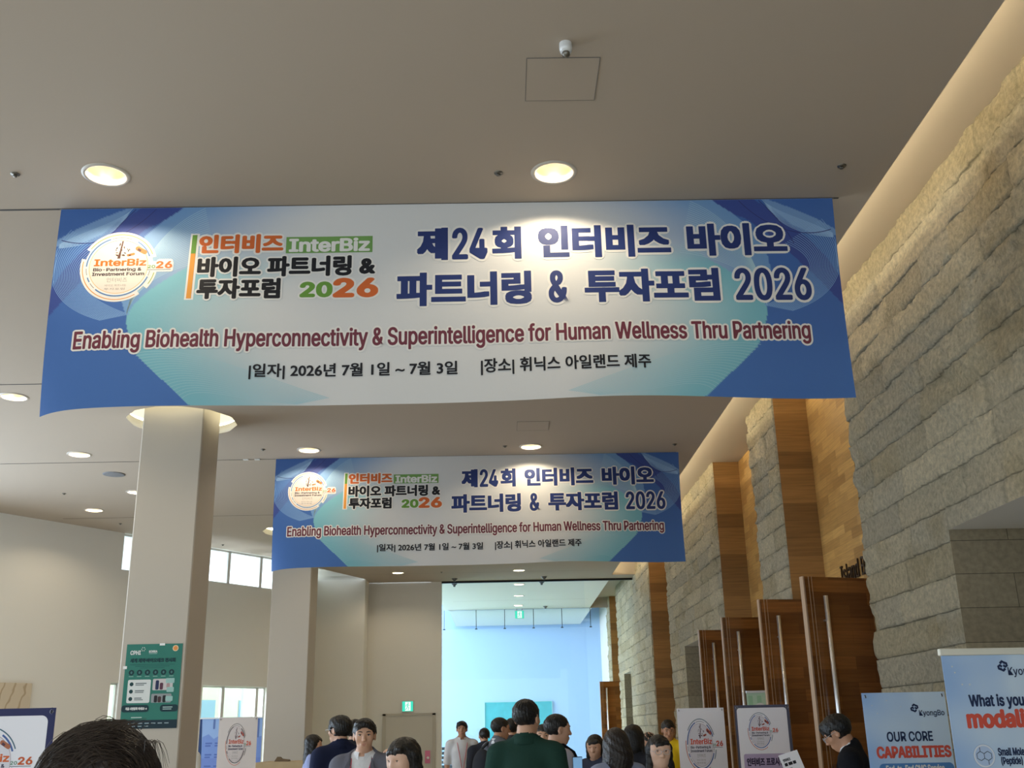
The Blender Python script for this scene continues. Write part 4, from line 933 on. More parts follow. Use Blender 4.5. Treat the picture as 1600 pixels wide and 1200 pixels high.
# slanted notice on a thin stand
t = thing('notice_stand', 'small white slanted notice board between framed panel and nearest door leaf', 'sign', (2.36, 9.0, 0), -.12)
p_ = MB(); p_.tube([(.07, .06, .02), (.07, .06, 1.2)], .012, 10); p_.lathe([(.14, 0), (.14, .012), (.02, .02)], (.07, .06, 0), 24); p_.build('stand', M_black, t)
q = MB(); T = Matrix.Translation((-.06, .0, 1.10)) @ Matrix.Rotation(-.28, 4, 'Y') @ Matrix.Rotation(-.35, 4, 'X'); q.box(0, .16, -.004, .004, 0, .29, M_panel, 0, T); q.build('board', None, t)
def nf(u, v, ly): return np.array([tuple(T @ Vector((a, -.004 - .0008 * c_, b))) for a, b, c_ in zip(u, v, ly)])
p = Print(); p.text('\uc778\ud130\ube44\uc988', .02, .08, .225, .25, INK, .0012, 1); p.rect(.02, .045, .19, .215, INK, 1); p.rect(.052, .085, .19, .215, INK, 1); p.rect(.09, .115, .19, .215, INK, 1); p.rect(.02, .07, .165, .170, GRY, 1); p.text('\uc778\ud130\ube44\uc988', .02, .075, .13, .15, INK, .001, 1); p.rect(.02, .10, .105, .109, GRY, 1); p.build('print', t, nf)

# lettering on the timber wall, exit signs, painting, odds and ends at the back
M_let = mat('bronze_letters', C(58, 44, 32), 0.4, 0.6)
def extr_text(s, L_, H_, dpt, m):
    V, F = text2d(s); lo, hi = V.min(0), V.max(0); P = (V - lo) / (hi - lo) * (L_, H_); mb = MB(); n = len(P)
    top = [(a, -dpt, b) for a, b in P]; mb.add(top, F, m); ed = {}
    for f in F:
        for i in range(len(f)):
            e = (f[i], f[(i + 1) % len(f)]); ed[e] = ed.get(e, 0) + 1
    mb.add(top + [(a, 0, b) for a, b in P], [(e[0], e[1], e[1] + n, e[0] + n) for e in ed if (e[1], e[0]) not in ed], m)
    return mb
o = extr_text('Island B', .78, .185, .012, M_let).build('wall_lettering', None); o.location = (XW - .006, 11.18, 3.0); o.rotation_euler = (0, 0, -PI / 2)
tag(o, 'dark letters fixed on the timber wall above the nearest door leaf', 'lettering')
M_ex = emat('exit_green', (0.05, .82, .56, 1), 0.9); M_exw = emat('exit_white', (.9, 1, .96, 1), 0.95)
def exit_sign(loc, W, H, label, hang=False):
    t = thing('exit_sign', label, 'exit sign', loc, 0, 'green exit signs'); b = MB(); b.box(-W / 2, W / 2, -.02, .02, 0, H, mat('sign_case', C(190, 200, 196), .4), .004); b.build('case', None, t)
    p = Print(); p.rect(-W / 2 + .008, W / 2 - .008, .008, H - .008, M_ex, 1)
    p.rect(-W * .22, W * .26, .02, H - .02, M_exw, 1.5)
    s = H / .24; k = lambda a, b_: (a * s, H / 2 + b_ * s)
    p.disc(k(.012, .07), .014 * s, .014 * s, M_ex, 2, 14)
    p.line([k(.005, .052), k(-.005, .0)], .022 * s, M_ex, 2); p.line([k(-.005, .0), k(.03, -.035), k(.015, -.085)], .014 * s, M_ex, 2); p.line([k(-.005, .0), k(-.02, -.05), k(-.055, -.075)], .014 * s, M_ex, 2)
    p.line([k(.0, .045), k(.035, .015), k(.05, .03)], .011 * s, M_ex, 2); p.line([k(.0, .045), k(-.035, .03), k(-.05, .0)], .011 * s, M_ex, 2)
    p.build('pictogram', t, lambda u, v, ly: np.column_stack([u, -.021 - .001 * ly, v]))
    if hang: q = MB(); q.tube([(-W * .3, 0, H), (-W * .3, 0, H + .06)], .005, 6); q.tube([(W * .3, 0, H), (W * .3, 0, H + .06)], .005, 6); q.build('hanger', M_black, t)
exit_sign((-2.285, 25.925, 2.075), .27, .24, 'green running man exit sign over the cream door'); exit_sign((.495, 32.25, 4.80), .28, .24, 'green running man exit sign hanging beyond the glass front', True)
t = thing('painting', 'large turquoise painting on the far blue lit wall', 'painting', (-.69, 37.66, 1.2))
q = MB(); q.box(.02, 2.31, -.01, .03, .02, 1.33, mat('turquoise_paint', C(66, 178, 190), .6, noise=(6, .22))); q.build('canvas', None, t)
q = MB(); q.box(0, 2.33, -.03, .03, 0, .02); q.box(0, 2.33, -.03, .03, 1.33, 1.35); q.box(0, .02, -.03, .03, .02, 1.33); q.box(2.31, 2.33, -.03, .03, .02, 1.33); q.build('frame', mat('pale_frame', C(150, 206, 208), .5), t)
t = thing('louvre_screen', 'dark louvred screen low behind the far man in white', 'screen', (-2.3, 36.5, 0))
for k in range(8): q = MB(); q.box(0, 1.15, 0, .06, .14 * k + .06, .14 * k + .15, mat('louvre_dark', C(40, 44, 52), .5)); q.build('slat', None, t)
q = MB(); q.box(0, .03, .02, .10, 0, 1.2); q.box(1.12, 1.15, .02, .10, 0, 1.2); q.build('frame', M_alu, t)
t = thing('counter', 'rough stone topped ledge left of the long haired woman', 'counter', (-3.33, 15.0, 0))
q = MB(); q.box(0, 1.1, .05, .75, 0, 1.17, mat('ledge_stone', C(150, 132, 104), .8, bump=(14, .9), noise=(6, .25))); q.build('body', None, t)
q = MB(); q.box(-.03, 1.13, 0, .8, 1.17, 1.262, mat('ledge_top', C(182, 160, 124), .8, bump=(18, .8), noise=(5, .2)), .008); q.build('top', None, t)
q = MB(); pr = [(0, .0), (.02, .03), (.04, .062), (.075, .058), (.10, .035), (.15, .028), (.2, .022), (.205, 0)]
q.add([(a, -.05, b) for a, b in pr] + [(a, .05, b) for a, b in pr], [tuple(range(8)), tuple(range(15, 7, -1))] + [(i, (i + 1) % 8, 8 + (i + 1) % 8, 8 + i) for i in range(8)], mat('brown_cover', C(112, 92, 66), .7))
tag(q.build('ornament', None, None, False, (-3.16, 15.3, 1.263)), 'small brown wedge shaped object lying on the stone ledge', 'ornament')
q = MB(); q.box(0, .12, -.006, 0, 0, .28, mat('pink_sheet', C(226, 130, 168), .6)); tag(q.build('notice_sheet', None, None, False, (-1.87, 25.92, .92)), 'pink sheet hanging beside the knob of the cream door', 'notice')
# ------------------------------------------------------------------ people: implicit bodies turned into one continuous surface each
def axis(lo, hi, coarse, fine):
    """grid coordinates: coarse everywhere, fine inside the listed (lo, hi, step) ranges"""
    c = [lo]
    while c[-1] < hi:
        st = coarse
        for (a, b, h) in fine:
            if a - h <= c[-1] < b: st = min(st, h)
            elif c[-1] < a - h and c[-1] + st > a: st = min(st, max(h, a - c[-1]))
        c.append(c[-1] + st)
    return np.array(c)
class Field:
    def __init__(s, xs, ys, zs): s.ax = (xs, ys, zs); s.D = np.full((len(xs), len(ys), len(zs)), 1.0)
    def rng_(s, lo, hi):
        r = []
        for a, l, h in zip(s.ax, lo, hi):
            i0 = max(0, np.searchsorted(a, l) - 1); i1 = min(len(a), np.searchsorted(a, h) + 1)
            if i1 <= i0: return None
            r.append(slice(i0, i1))
        return r
    def grid(s, r): return np.meshgrid(s.ax[0][r[0]], s.ax[1][r[1]], s.ax[2][r[2]], indexing='ij')
    def apply(s, fn, lo, hi, k, op, m=0.07):
        r = s.rng_(np.array(lo) - m, np.array(hi) + m)
        if r is None: return
        P = np.stack(s.grid(r), -1); d = fn(P); D = s.D[tuple(r)]
        if op == 'u':
            if k <= 0: D[...] = np.minimum(D, d)
            else:
                h = np.clip(.5 + .5 * (D - d) / k, 0, 1); D[...] = D * (1 - h) + d * h - k * h * (1 - h)
        elif op == 's':
            d = -d
            if k <= 0: D[...] = np.maximum(D, d)
            else:
                h = np.clip(.5 - .5 * (D - d) / k, 0, 1); D[...] = D * (1 - h) + d * h + k * h * (1 - h)
        elif op == 'i': D[...] = np.maximum(D, d)
    def cap(s, a, b, r0, r1=None, k=.03, op='u', fl=None):
        r1 = r0 if r1 is None else r1; a = np.array(a, float); b = np.array(b, float); R = max(r0, r1)
        def fn(P):
            pa = P - a; ba = b - a; h = np.clip((pa @ ba) / (ba @ ba + 1e-12), 0, 1); q = pa - h[..., None] * ba
            if fl is not None: q = q * np.array(fl)
            return np.linalg.norm(q, axis=-1) - (r0 + (r1 - r0) * h)
        s.apply(fn, np.minimum(a, b) - R * 1.6, np.maximum(a, b) + R * 1.6, k, op)
    def ell(s, c, r, k=.03, op='u', R=None):
        c = np.array(c, float); r = np.array(r, float); m = r.max()
        def fn(P):
            q = P - c
            if R is not None: q = q @ R
            k0 = np.linalg.norm(q / r, axis=-1); k1 = np.linalg.norm(q / (r * r), axis=-1); return k0 * (k0 - 1) / np.maximum(k1, 1e-9)
        s.apply(fn, c - m, c + m, k, op)
    def half(s, n, off, op='s', lo=(-9, -9, -9), hi=(9, 9, 9)):
        n = np.array(n, float); n /= np.linalg.norm(n); s.apply(lambda P: P @ n - off, lo, hi, 0, op)
    def mesh(s):
        D = s.D; X, Y, Zz = s.ax; nx, ny, nz = D.shape; ins = D < 0
        S = (nx - 1, ny - 1, nz - 1)
        acc = np.zeros(S + (3,)); cnt = np.zeros(S)
        cn = [(0, 0, 0), (1, 0, 0), (0, 1, 0), (1, 1, 0), (0, 0, 1), (1, 0, 1), (0, 1, 1), (1, 1, 1)]
        sub = lambda A, c: A[c[0]:c[0] + S[0], c[1]:c[1] + S[1], c[2]:c[2] + S[2]]
        tot = sum(sub(ins, c).astype(np.int8) for c in cn); act = (tot > 0) & (tot < 8)
        idx = np.argwhere(act); i, j, k = idx.T; acc = np.zeros((len(idx), 3)); cnt = np.zeros(len(idx))
        for a in range(8):
            for b in range(a + 1, 8):
                if sum(abs(p - q) for p, q in zip(cn[a], cn[b])) != 1: continue
                ia = (i + cn[a][0], j + cn[a][1], k + cn[a][2]); ib = (i + cn[b][0], j + cn[b][1], k + cn[b][2])
                da = D[ia]; db = D[ib]; mm = (da < 0) != (db < 0); t = np.where(mm, da / np.where(mm, da - db, 1), 0)
                pa = np.column_stack([X[ia[0]], Y[ia[1]], Zz[ia[2]]]); pb = np.column_stack([X[ib[0]], Y[ib[1]], Zz[ib[2]]])
                acc += np.where(mm[:, None], pa + (pb - pa) * t[:, None], 0); cnt += mm
        V = acc / np.maximum(cnt, 1)[:, None]
        vid = np.full(S, -1); vid[i, j, k] = np.arange(len(idx)); F = []
        for axn in range(3):
            sl0 = [slice(None)] * 3; sl1 = [slice(None)] * 3; sl0[axn] = slice(0, -1); sl1[axn] = slice(1, None)
            ch = ins[tuple(sl0)] != ins[tuple(sl1)]; e = np.argwhere(ch)
            o = [a for a in range(3) if a != axn]
            ok = np.ones(len(e), bool)
            for a in o: ok &= (e[:, a] > 0) & (e[:, a] < S[a])
            e = e[ok]
            def cell(d0, d1):
                q = e.copy(); q[:, o[0]] -= d0; q[:, o[1]] -= d1; return vid[q[:, 0], q[:, 1], q[:, 2]]
            f = np.column_stack([cell(1, 1), cell(0, 1), cell(0, 0), cell(1, 0)])
            fl = ins[e[:, 0], e[:, 1], e[:, 2]]
            if axn == 1: fl = ~fl
            f[~fl] = f[~fl][:, ::-1]; F.append(f)
        F = np.concatenate(F); F = F[(F >= 0).all(1)]
        return V, F
def rot(yaw=0, pitch=0, roll=0):
    """degrees; yaw + = to the person's left, pitch + = nod down, roll + = tilt to the right"""
    y, p, r = map(math.radians, (yaw, -pitch, roll))
    A = Matrix.Rotation(y, 3, 'Z') @ Matrix.Rotation(p, 3, 'X') @ Matrix.Rotation(r, 3, 'Y'); return np.array(A)
HC = np.array([0, .018, .108])
def head_shape(F, T, female, k=.02):
    """T(p) maps head coordinates to the body frame"""
    R = T.R; E_ = lambda c, r, kk=k, op='u': F.ell(T(c), r, kk, op, R); Cc = lambda a, b, r0, r1=None, kk=k, op='u': F.cap(T(a), T(b), r0, r1, kk, op)
    E_((0, -.014, .030), (.075, .094, .084), .0)
    E_((0, .026, -.035), (.058, .058, .074)); E_((0, .048, -.078), (.034, .032, .032), .03)
    E_((0, .040, .018), (.066, .050, .060))
    for s in (-1, 1):
        E_((s * .040, .056, -.020), (.022, .022, .022), .02)
        E_((s * .031, .098, .010), (.017, .012, .011), .012, 's')
        E_((s * .077, -.006, -.002), (.010, .019, .032), .008)
        E_((s * .081, .002, .000), (.004, .010, .018), .004, 's')
        Cc((s * .014, .078, .030), (s * .044, .070, .034), .010, .008, .015)
    Cc((0, .085, .018), (0, .103, -.022), .007, .012, .012); E_((-.010, .094, -.026), (.009, .010, .008), .006); E_((.010, .094, -.026), (.009, .010, .008), .006)
    Cc((-.018, .083, -.052), (.018, .083, -.052), .007, None, .01); Cc((-.015, .082, -.062), (.015, .082, -.062), .008, None, .01)
    Cc((-.03, .098, -.057), (.03, .098, -.057), .002, None, .004, 's')
class HeadT:
    def __init__(s, piv, R, sc): s.p = np.array(piv); s.R = R; s.sc = sc
    def __call__(s, c): return s.p + s.R @ ((np.array(c) + HC) * s.sc)
SKIN = {}
def skin_mat(k): return mat('skin_%d' % k, [C(206, 160, 132), C(190, 142, 112), C(214, 174, 150)][k], .5, noise=(30, .05))
def hair_mat(k): return mat('hair_%d' % k, [C(22, 19, 19), C(38, 30, 27), C(16, 15, 17)][k], .38, spec=.45, bump=(90, .5))
def cloth_mat(c): return mat('cloth_%d_%d_%d' % c, C(*c), .85, spec=.15, bump=(70, .25))
ARMS = {'down': ((.225, -.02, 1.12), (.235, .06, .87)), 'phone': ((.225, .02, 1.12), (.10, .27, 1.20)), 'hold': ((.23, .04, 1.12), (.12, .30, 1.06)), 'gesture': ((.23, .03, 1.13), (.20, .30, 1.20)), 'fold': ((.24, .04, 1.12), (.04, .20, 1.14)), 'reach': ((.24, .10, 1.16), (.16, .34, 1.05))}
def person(label, loc, face, H=1.70, female=False, head=(0, 0, 0), hair='short', top='shirt', col=(200, 200, 205), inner=(232, 232, 234), pants=(40, 42, 50), arms=('down', 'down'), glasses=None, lanyard=None, skin=0, hk=0, lean=0, fat=1.0, fine=.006, name='person', sleeve=1.0, clean=False):
    root = thing(name, label, 'person', loc, math.radians(face))
    s = H / 1.72; S = lambda *p: np.array(p, float) * s
    L_ = math.radians(lean)
    def bend(p):       # lean the upper body forward about the hips
        p = np.array(p, float)
        if lean and p[2] > .95 * s: 
            d = p[2] - .95 * s; return np.array([p[0], p[1] * math.cos(L_) + d * math.sin(L_), .95 * s + d * math.cos(L_) - p[1] * math.sin(L_)])
        return p
    B = lambda x, y, z: bend(S(x, y, z))
    shw = (.165 if female else .185) ; wf = fat
    R = rot(*head) @ np.array(Matrix.Rotation(-L_ * .0, 3, 'X'))
    piv = B(0, -.012, 1.50); T = HeadT(piv, R, s * (1.0 if not female else .97)); hs = T.sc
    hc = T((0, 0, 0))
    def torso(F, o=0.0, legs=False):
        F.ell(B(0, 0, .96), np.array([.160 * wf, .112 * wf, .12]) * s + o, .0); F.ell(B(0, .004 * wf, 1.10), np.array([(.128 if female else .14) * wf, .098 * wf, .17]) * s + o, .06)
        F.ell(B(0, 0, 1.28), np.array([(.145 if female else .165) * wf, .112 * wf, .18]) * s + o, .06)
        if female:
            for q in (-1, 1): F.ell(B(q * .07, .075, 1.26), np.array([.062, .055, .062]) * s + o, .05)
        F.cap(B(-shw * .78, -.012, 1.405), B(shw * .78, -.012, 1.405), .052 * s + o, None, .05)
        for q in (-1, 1): F.cap(B(q * .11, -.02, 1.425), B(0, -.018, 1.485), .034 * s + o, .046 * s + o, .04)
    hands = []
    def arm(F, q, o=0.0, upto=1.0, hand=True, k=.025):
        e, w = ARMS[arms[0 if q < 0 else 1]]; sh = B(q * shw, -.012, 1.395); el = B(q * e[0] * (1 if not female else .95), e[1], e[2]); wr = B(q * w[0], w[1], w[2])
        if upto >= .5:
            F.cap(sh, el, .052 * s * (wf ** .5) + o, .038 * s + o, .04); 
            if upto > .5:
                f = min(1.0, (upto - .5) * 2); F.cap(el, el + (wr - el) * f, .038 * s + o, (.038 + (.026 - .038) * f) * s + o, k)
        else: F.cap(sh, sh + (el - sh) * upto * 2, .052 * s * (wf ** .5) + o, .046 * s + o * 1.3, .04)
        if hand:
            d = (wr - el); d /= np.linalg.norm(d); side = np.cross(d, (0, 0, 1.0) if abs(d[2]) < .8 else (0, 1.0, 0)); side /= np.linalg.norm(side); up = np.cross(side, d)
            if abs(d[2]) >= .8: side = np.array([0, 1.0, 0]); side -= d * (side @ d); side /= np.linalg.norm(side); up = np.cross(side, d)
            pm_ = wr + d * .05 * s
            for t_ in (-.024, -.008, .008, .024): F.cap(wr + side * t_ * .5 * s, wr + d * .085 * s + side * t_ * s, .013 * s, .0105 * s, .012)
            cu = -up if abs(d[2]) < .8 else np.array([-q * 1.0, 0, 0])
            for t_, ln in ((-.030, .058), (-.010, .074), (.010, .078), (.030, .068)):
                b0 = wr + d * .088 * s + side * t_ * .85 * s; b1 = b0 + (d * .8 + cu * .25) * ln * .5 * s; b2 = b1 + (d * .55 + cu * .75) * ln * .5 * s
                F.cap(b0, b1, .0092 * s, .0085 * s, .004); F.cap(b1, b2, .0085 * s, .007 * s, .004)
            th = wr + d * .03 * s + side * .026 * s; F.cap(th, th + (d * .6 + side * .7 + cu * .3) * .04 * s, .0115 * s, .010 * s, .008); F.cap(th + (d * .6 + side * .7 + cu * .3) * .04 * s, th + (d * 1.1 + side * .75 + cu * .5) * .062 * s, .010 * s, .008 * s, .004)
            hands.append((pm_, el, wr))
    # ---- body
    lo = (-.42 * s, -.30 * s, 0); hi = (.42 * s, .55 * s, 1.82 * s)
    hb = hc
    ax = axis(-.40 * s, .40 * s, .018, [(hb[0] - .10, hb[0] + .10, fine), (-.29 * s, -.20 * s, .009), (.20 * s, .29 * s, .009)])
    ay = axis(-.22 * s, (.62 if lean else .52) * s, .018, [(hb[1] - .13, hb[1] + .13, fine)]); az = axis(-.01, 1.76 * s, .02, [(hb[2] - .15, hb[2] + .13, fine), (.68 * s, .9 * s, .012), (1.0 * s, 1.3 * s, .012)])
    F = Field(ax, ay, az)
    torso(F)
    for q in (-1, 1):
        F.cap(S(q * .088, 0, .93), S(q * .095, .012, .50), .082 * s * wf ** .5, .055 * s, .05); F.cap(S(q * .095, .012, .50), S(q * .095, -.02, .09), .055 * s, .038 * s, .02); F.cap(S(q * .095, -.045, .035), S(q * .105, .13, .028), .034 * s, .026 * s, .02)
        arm(F, q)
    F.cap(B(0, -.02, 1.44), T((0, -.022, -.06)), (.050 if female else .057) * s, (.046 if female else .054) * s, .03)
    head_shape(F, T, female, .02 * s)
    V, Fa = F.mesh(); body = npmesh('body', V, Fa, [skin_mat(skin)], root)
    # ---- hair
    hx = axis(hc[0] - .19, hc[0] + .19, fine, []); hy = axis(hc[1] - .22, hc[1] + .20, fine, []); hz = axis(hc[2] - (.44 if hair in ('long', 'longback') else .26), hc[2] + .16, fine, [])
    G = Field(hx, hy, hz); E_ = lambda c, r, k=.02, op='u': G.ell(T(c), np.array(r) * hs / s * s, k, op, R)
    Cc = lambda a, b, r0, r1=None, k=.02, op='u': G.cap(T(a), T(b), r0, r1, k, op)
    def P_(n, off):
        n = np.array(n, float); ln = np.linalg.norm(n); n = R @ n / ln; G.half(-n, -(float(n @ T((0, 0, 0))) + off / ln), 's')
    if hair in ('short', 'fringe', 'side', 'full', 'thin'):
        vol = {'short': 0, 'fringe': .004, 'side': .006, 'full': .010, 'thin': .003}[hair]
        E_((0, -.016, .034), (.082 + vol, .103 + vol, .088 + vol), 0)
        if hair in ('side', 'full'): E_((.015, .045, .085), (.062, .05, .035), .02)
        zf = {'short': .0, 'fringe': -.022, 'side': .014, 'full': -.012, 'thin': .012}[hair]
        E_((0, .120, -.052 + zf), (.072, .088, .112), .008, 's')
        for q in (-1, 1): E_((q * .085, .014, -.012), (.03, .030, .040), .006, 's')
        P_((0, .5, -1.0), .036 if hair != 'full' else .046)      # cut rising from nape to temple
    elif hair in ('long', 'bob', 'longback', 'bobback'):
        E_((0, -.014, .034), (.090, .110, .094), 0)
        bot = {'long': -.30, 'longback': -.24, 'bob': -.13, 'bobback': -.20}[hair]; wd = .018 if 'back' in hair else 0
        E_((0, -.062 - wd * .5, bot * .45), (.088 + wd, .060 + wd * .8, -bot * .72), .04)
        for q in (-1, 1): Cc((q * .072, -.012, .02), (q * (.080 + wd), -.022, bot), .028, .030, .03)
        E_((0, .118, -.054), (.057 if hair == 'bob' else .060, .092, .108), .010, 's')
        if hair in ('bob', 'long'): Cc((-.05, .072, .075), (.03, .088, .058), .014, .010, .02)
        P_((0, 0, -1.0), -bot - .01)
    # strand ripple
    X, Y, Zz = np.meshgrid(hx - hc[0], hy - hc[1], hz - hc[2], indexing='ij'); an = np.arctan2(X, -Y)
    rp = .5 if 'back' in hair or hair in ('long', 'bob') else .8
    G.D += rp * .0022 * np.sin(an * 34 + 3 * np.sin(Zz * 26)) + rp * .0014 * np.sin(an * 71 + Zz * 40) + .0015 * np.sin(Zz * 120 + an * 9)
    V, Fa = G.mesh(); npmesh('hair', V, Fa, [hair_mat(hk)], root)
    # ---- face
    def surf_y(x, z):
        ys = np.linspace(.02, .13, 111); HF = Field(np.array([x - .001, x, x + .001]), ys, np.array([z - .001, z, z + .001]))
        class I0:
            R = np.eye(3); 
            def __call__(s_, c): return np.array(c, float)
        head_shape(HF, I0(), female); d = HF.D[1, :, 1]; k = np.nonzero(d < 0)[0]; return ys[k.max()] if len(k) else .08
    facing = not (hair in ('bobback',) and clean)
    T4 = Matrix.Translation(T((0, 0, 0))) @ Matrix([[R[i][j] * hs for j in range(3)] + [0] for i in range(3)] + [[0, 0, 0, 1]])
    Mw = mat('eye_white', C(214, 206, 200), .3); Mi = mat('eye_dark', C(26, 18, 16), .2)
    if facing:
        for q in (-1, 1):
            y = surf_y(q * .031, .010); e = MB(); e.ell((q * .031, y - .0035, .010), (.0135, .0075, .0056), Mw, 14, 9); e.ell((q * .031, y + .0022, .0102), (.0056, .0024, .0052), Mi, 10, 7)
            e.tube([(q * .017, y + .002, .0115), (q * .026, y + .0052, .0162), (q * .037, y + .0042, .0158), (q * .046, y - .002, .0110)], .0018, 6, Mi)
            o = e.build('eye', None, root, True); o.data.transform(T4)
            b = MB(); pts = [(q * x_, surf_y(q * x_, z_) + .001, z_) for x_, z_ in ((.014, .030), (.026, .034), (.038, .035), (.048, .030))]; b.tube(pts, .0032, 6, None, True, [.0028, .0038, .0034, .0018]); o = b.build('eyebrow', hair_mat(hk), root, True); o.data.transform(T4)
        y = surf_y(0, -.054); m_ = MB(); m_.tube([(-.023, surf_y(-.023, -.056) - .001, -.0565), (-.01, y - .001, -.0525), (0, y - .0008, -.0535), (.01, y - .001, -.0525), (.023, surf_y(.023, -.056) - .001, -.0565)], .0038, 8, None, True, [.001, .0036, .0038, .0036, .001]); m_.tube([(-.02, surf_y(-.02, -.06) - .001, -.058), (0, surf_y(0, -.062) - .001, -.0625), (.02, surf_y(.02, -.06) - .001, -.058)], .0042, 8, None, True, [.001, .0046, .001])
        o = m_.build('lips', mat('lips_f', C(186, 92, 88), .45) if female else mat('lips_m', C(172, 112, 96), .5), root, True); o.data.transform(T4)
    if glasses:
        g = MB()
        for q in (-1, 1):
            g.tube([(q * .033 + .024 * math.cos(t), .104 + .0 * abs(math.cos(t)), .006 + .019 * math.sin(t)) for t in np.linspace(0, 2 * PI, 25)], .0019, 6)
            g.tube([(q * .057, .102, .010), (q * .074, .085, .012), (q * .079, .0, .012), (q * .076, -.02, -.004)], .0016, 6)
        g.tube([(-.009, .105, .010), (0, .108, .012), (.009, .105, .010)], .0014, 6)
        o = g.build('eyeglasses', mat('frame_dark', C(*glasses), .3, .4), root, True); o.data.transform(T4)
    # ---- clothes
    def garment(nm, o, c, z0, z1, sl_, neck, vcut=None, step=.012, open_=None, parent=root):
        ax_ = axis(-.38 * s, .38 * s, step, []); ay_ = axis(-.24 * s, (.6 if lean else .5) * s, step, []); az_ = axis((z0 - .04) * s, 1.56 * s, step, [])
        K = Field(ax_, ay_, az_); torso(K, o)
        for q in (-1, 1): arm(K, q, o + .004, sl_, False, .03)
        # folds
        X_, Y_, Z_ = np.meshgrid(ax_, ay_, az_, indexing='ij'); K.D += .004 * np.sin(Z_ * 34 + X_ * 16 + 2 * np.sin(Y_ * 20)) * np.clip((1.4 * s - Z_) * 4, 0, 1)
        K.half((0, 0, -1), -z0 * s, 's') if False else K.apply(lambda P: -(P[..., 2] - z0 * s), (-9, -9, -9), (9, 9, 9), 0, 'i')
        if neck: nb = B(0, .012, 1.515); K.ell(nb, np.array(neck) * s, .006, 's')
        if vcut:
            zb, hw = vcut; tp = B(0, 0, 1.47); bt = B(0, 0, zb)
            def fn(P):
                t = (P[..., 2] - bt[2]) / (tp[2] - bt[2]); return np.where(P[..., 1] > B(0, .0, 1.35)[1] + .0, np.abs(P[..., 0]) - hw * s * np.clip(t, 0, 1.1), .5)
            K.apply(fn, (-.2, -.1, zb * s - .1), (.2, .5, 1.6 * s), .004, 's')
        V, Fa = K.mesh(); return npmesh(nm, V, Fa, [cloth_mat(c)], parent)
    def collar(par, c, r=.066, h=.036, gap=28, o=0):
        m_ = MB(); n = 28; vs = []; fs = []
        for k in range(n + 1):
            a = math.radians(gap + (360 - 2 * gap) * k / n); fr = math.cos(a)   # a=0 is the front
            for (dr, dz) in ((.0, h * (.8 - .25 * fr)), (.014, h * .55 - .012 * fr), (.024, -.012 - .03 * max(0, fr)), (.006, -.02 - .03 * max(0, fr))):
                rr = r + dr + o; vs.append(B(rr * math.sin(a), -.016 + rr * math.cos(a) * .98, 1.47 + dz))
        for k in range(n):
            for q in range(3): fs.append((k * 4 + q, k * 4 + q + 1, k * 4 + q + 5, k * 4 + q + 4))
        m_.add([tuple(v) for v in vs], fs); return m_.build('collar', cloth_mat(c), par, True)
    if top == 'suit':
        g_ = garment('shirt', .008, inner, .95, 1.5, .9, (.062, .066, .055)); collar(g_, inner, .064, .05, 16)
        j_ = garment('jacket', .022, col, .78, 1.5, .97, (.078, .070, .080), (1.12, .085))
        m_ = MB()      # lapels
        for q in (-1, 1): m_.add([tuple(B(q * .078, .075, 1.47)), tuple(B(q * .085, .120, 1.38)), tuple(B(q * .125, .128, 1.36)), tuple(B(q * .055, .148, 1.24)), tuple(B(q * .012, .142, 1.13)), tuple(B(q * .050, .136, 1.28))], [(0, 1, 2), (1, 5, 3, 2), (5, 4, 3)])
        m_.build('lapel', cloth_mat(tuple(int(v * .9) for v in col)), j_)
    elif top == 'shirt':
        g_ = garment('shirt', .013, col, .84, 1.5, sleeve, (.066, .070, .060)); collar(g_, inner if inner else col, .066, .046, 20)
    elif top == 'tee':
        garment('shirt', .013, col, .84, 1.5, sleeve, (.074, .078, .068))
    elif top == 'polo':
        g_ = garment('shirt', .015, col, .84, 1.5, sleeve, (.068, .072, .062)); collar(g_, inner, .068, .034, 22)
    # trousers, shoes
    K = Field(axis(-.26 * s, .26 * s, .018, []), axis(-.2 * s, .2 * s, .018, []), axis(.03, 1.04 * s, .02, []))
    K.ell(S(0, 0, .96), np.array([.160 * wf, .112 * wf, .12]) * s + .010, 0)
    for q in (-1, 1): K.cap(S(q * .088, 0, .93), S(q * .095, .012, .50), .082 * s * wf ** .5 + .012, .066 * s, .05); K.cap(S(q * .095, .012, .50), S(q * .095, -.015, .07), .066 * s, .056 * s, .02)
    K.apply(lambda P: P[..., 2] - 1.02 * s, (-9,) * 3, (9,) * 3, 0, 'i'); V, Fa = K.mesh(); npmesh('trousers', V, Fa, [cloth_mat(pants)], root)
    for q in (-1, 1):
        K = Field(axis(q * .10 * s - .08, q * .10 * s + .08, .014, []), axis(-.14, .24, .014, []), axis(-.012, .12, .011, [])); K.cap(S(q * .095, -.045, .040), S(q * .106, .15, .034), .043 * s, .036 * s, 0); K.apply(lambda P: -P[..., 2], (-9,) * 3, (9,) * 3, 0, 'i'); V, Fa = K.mesh(); npmesh('shoe', V, Fa, [mat('shoe_leather', C(30, 28, 28), .4)], root)
    if lanyard:
        m_ = MB(); o_ = .142 if top == 'suit' else .132
        for q in (-1, 1): m_.tube([tuple(B(q * .072, -.03, 1.475)), tuple(B(q * .078, .045, 1.45)), tuple(B(q * .070, .105, 1.38)), tuple(B(q * .045, o_ + (.035 if female else 0), 1.25)), tuple(B(q * .012, o_ + .01 + (.03 if female else 0), 1.06))], .005, 6)
        la_ = m_.build('lanyard', cloth_mat(lanyard), root, True)
        m_ = MB(); c_ = B(0, o_ + .014 + (.03 if female else 0), 1.0); m_.box(c_[0] - .045, c_[0] + .045, c_[1] - .003, c_[1] + .003, c_[2] - .065, c_[2] + .06); m_.build('badge', mat('badge_card', C(228, 228, 230), .4), la_)
    root['_h'] = 0
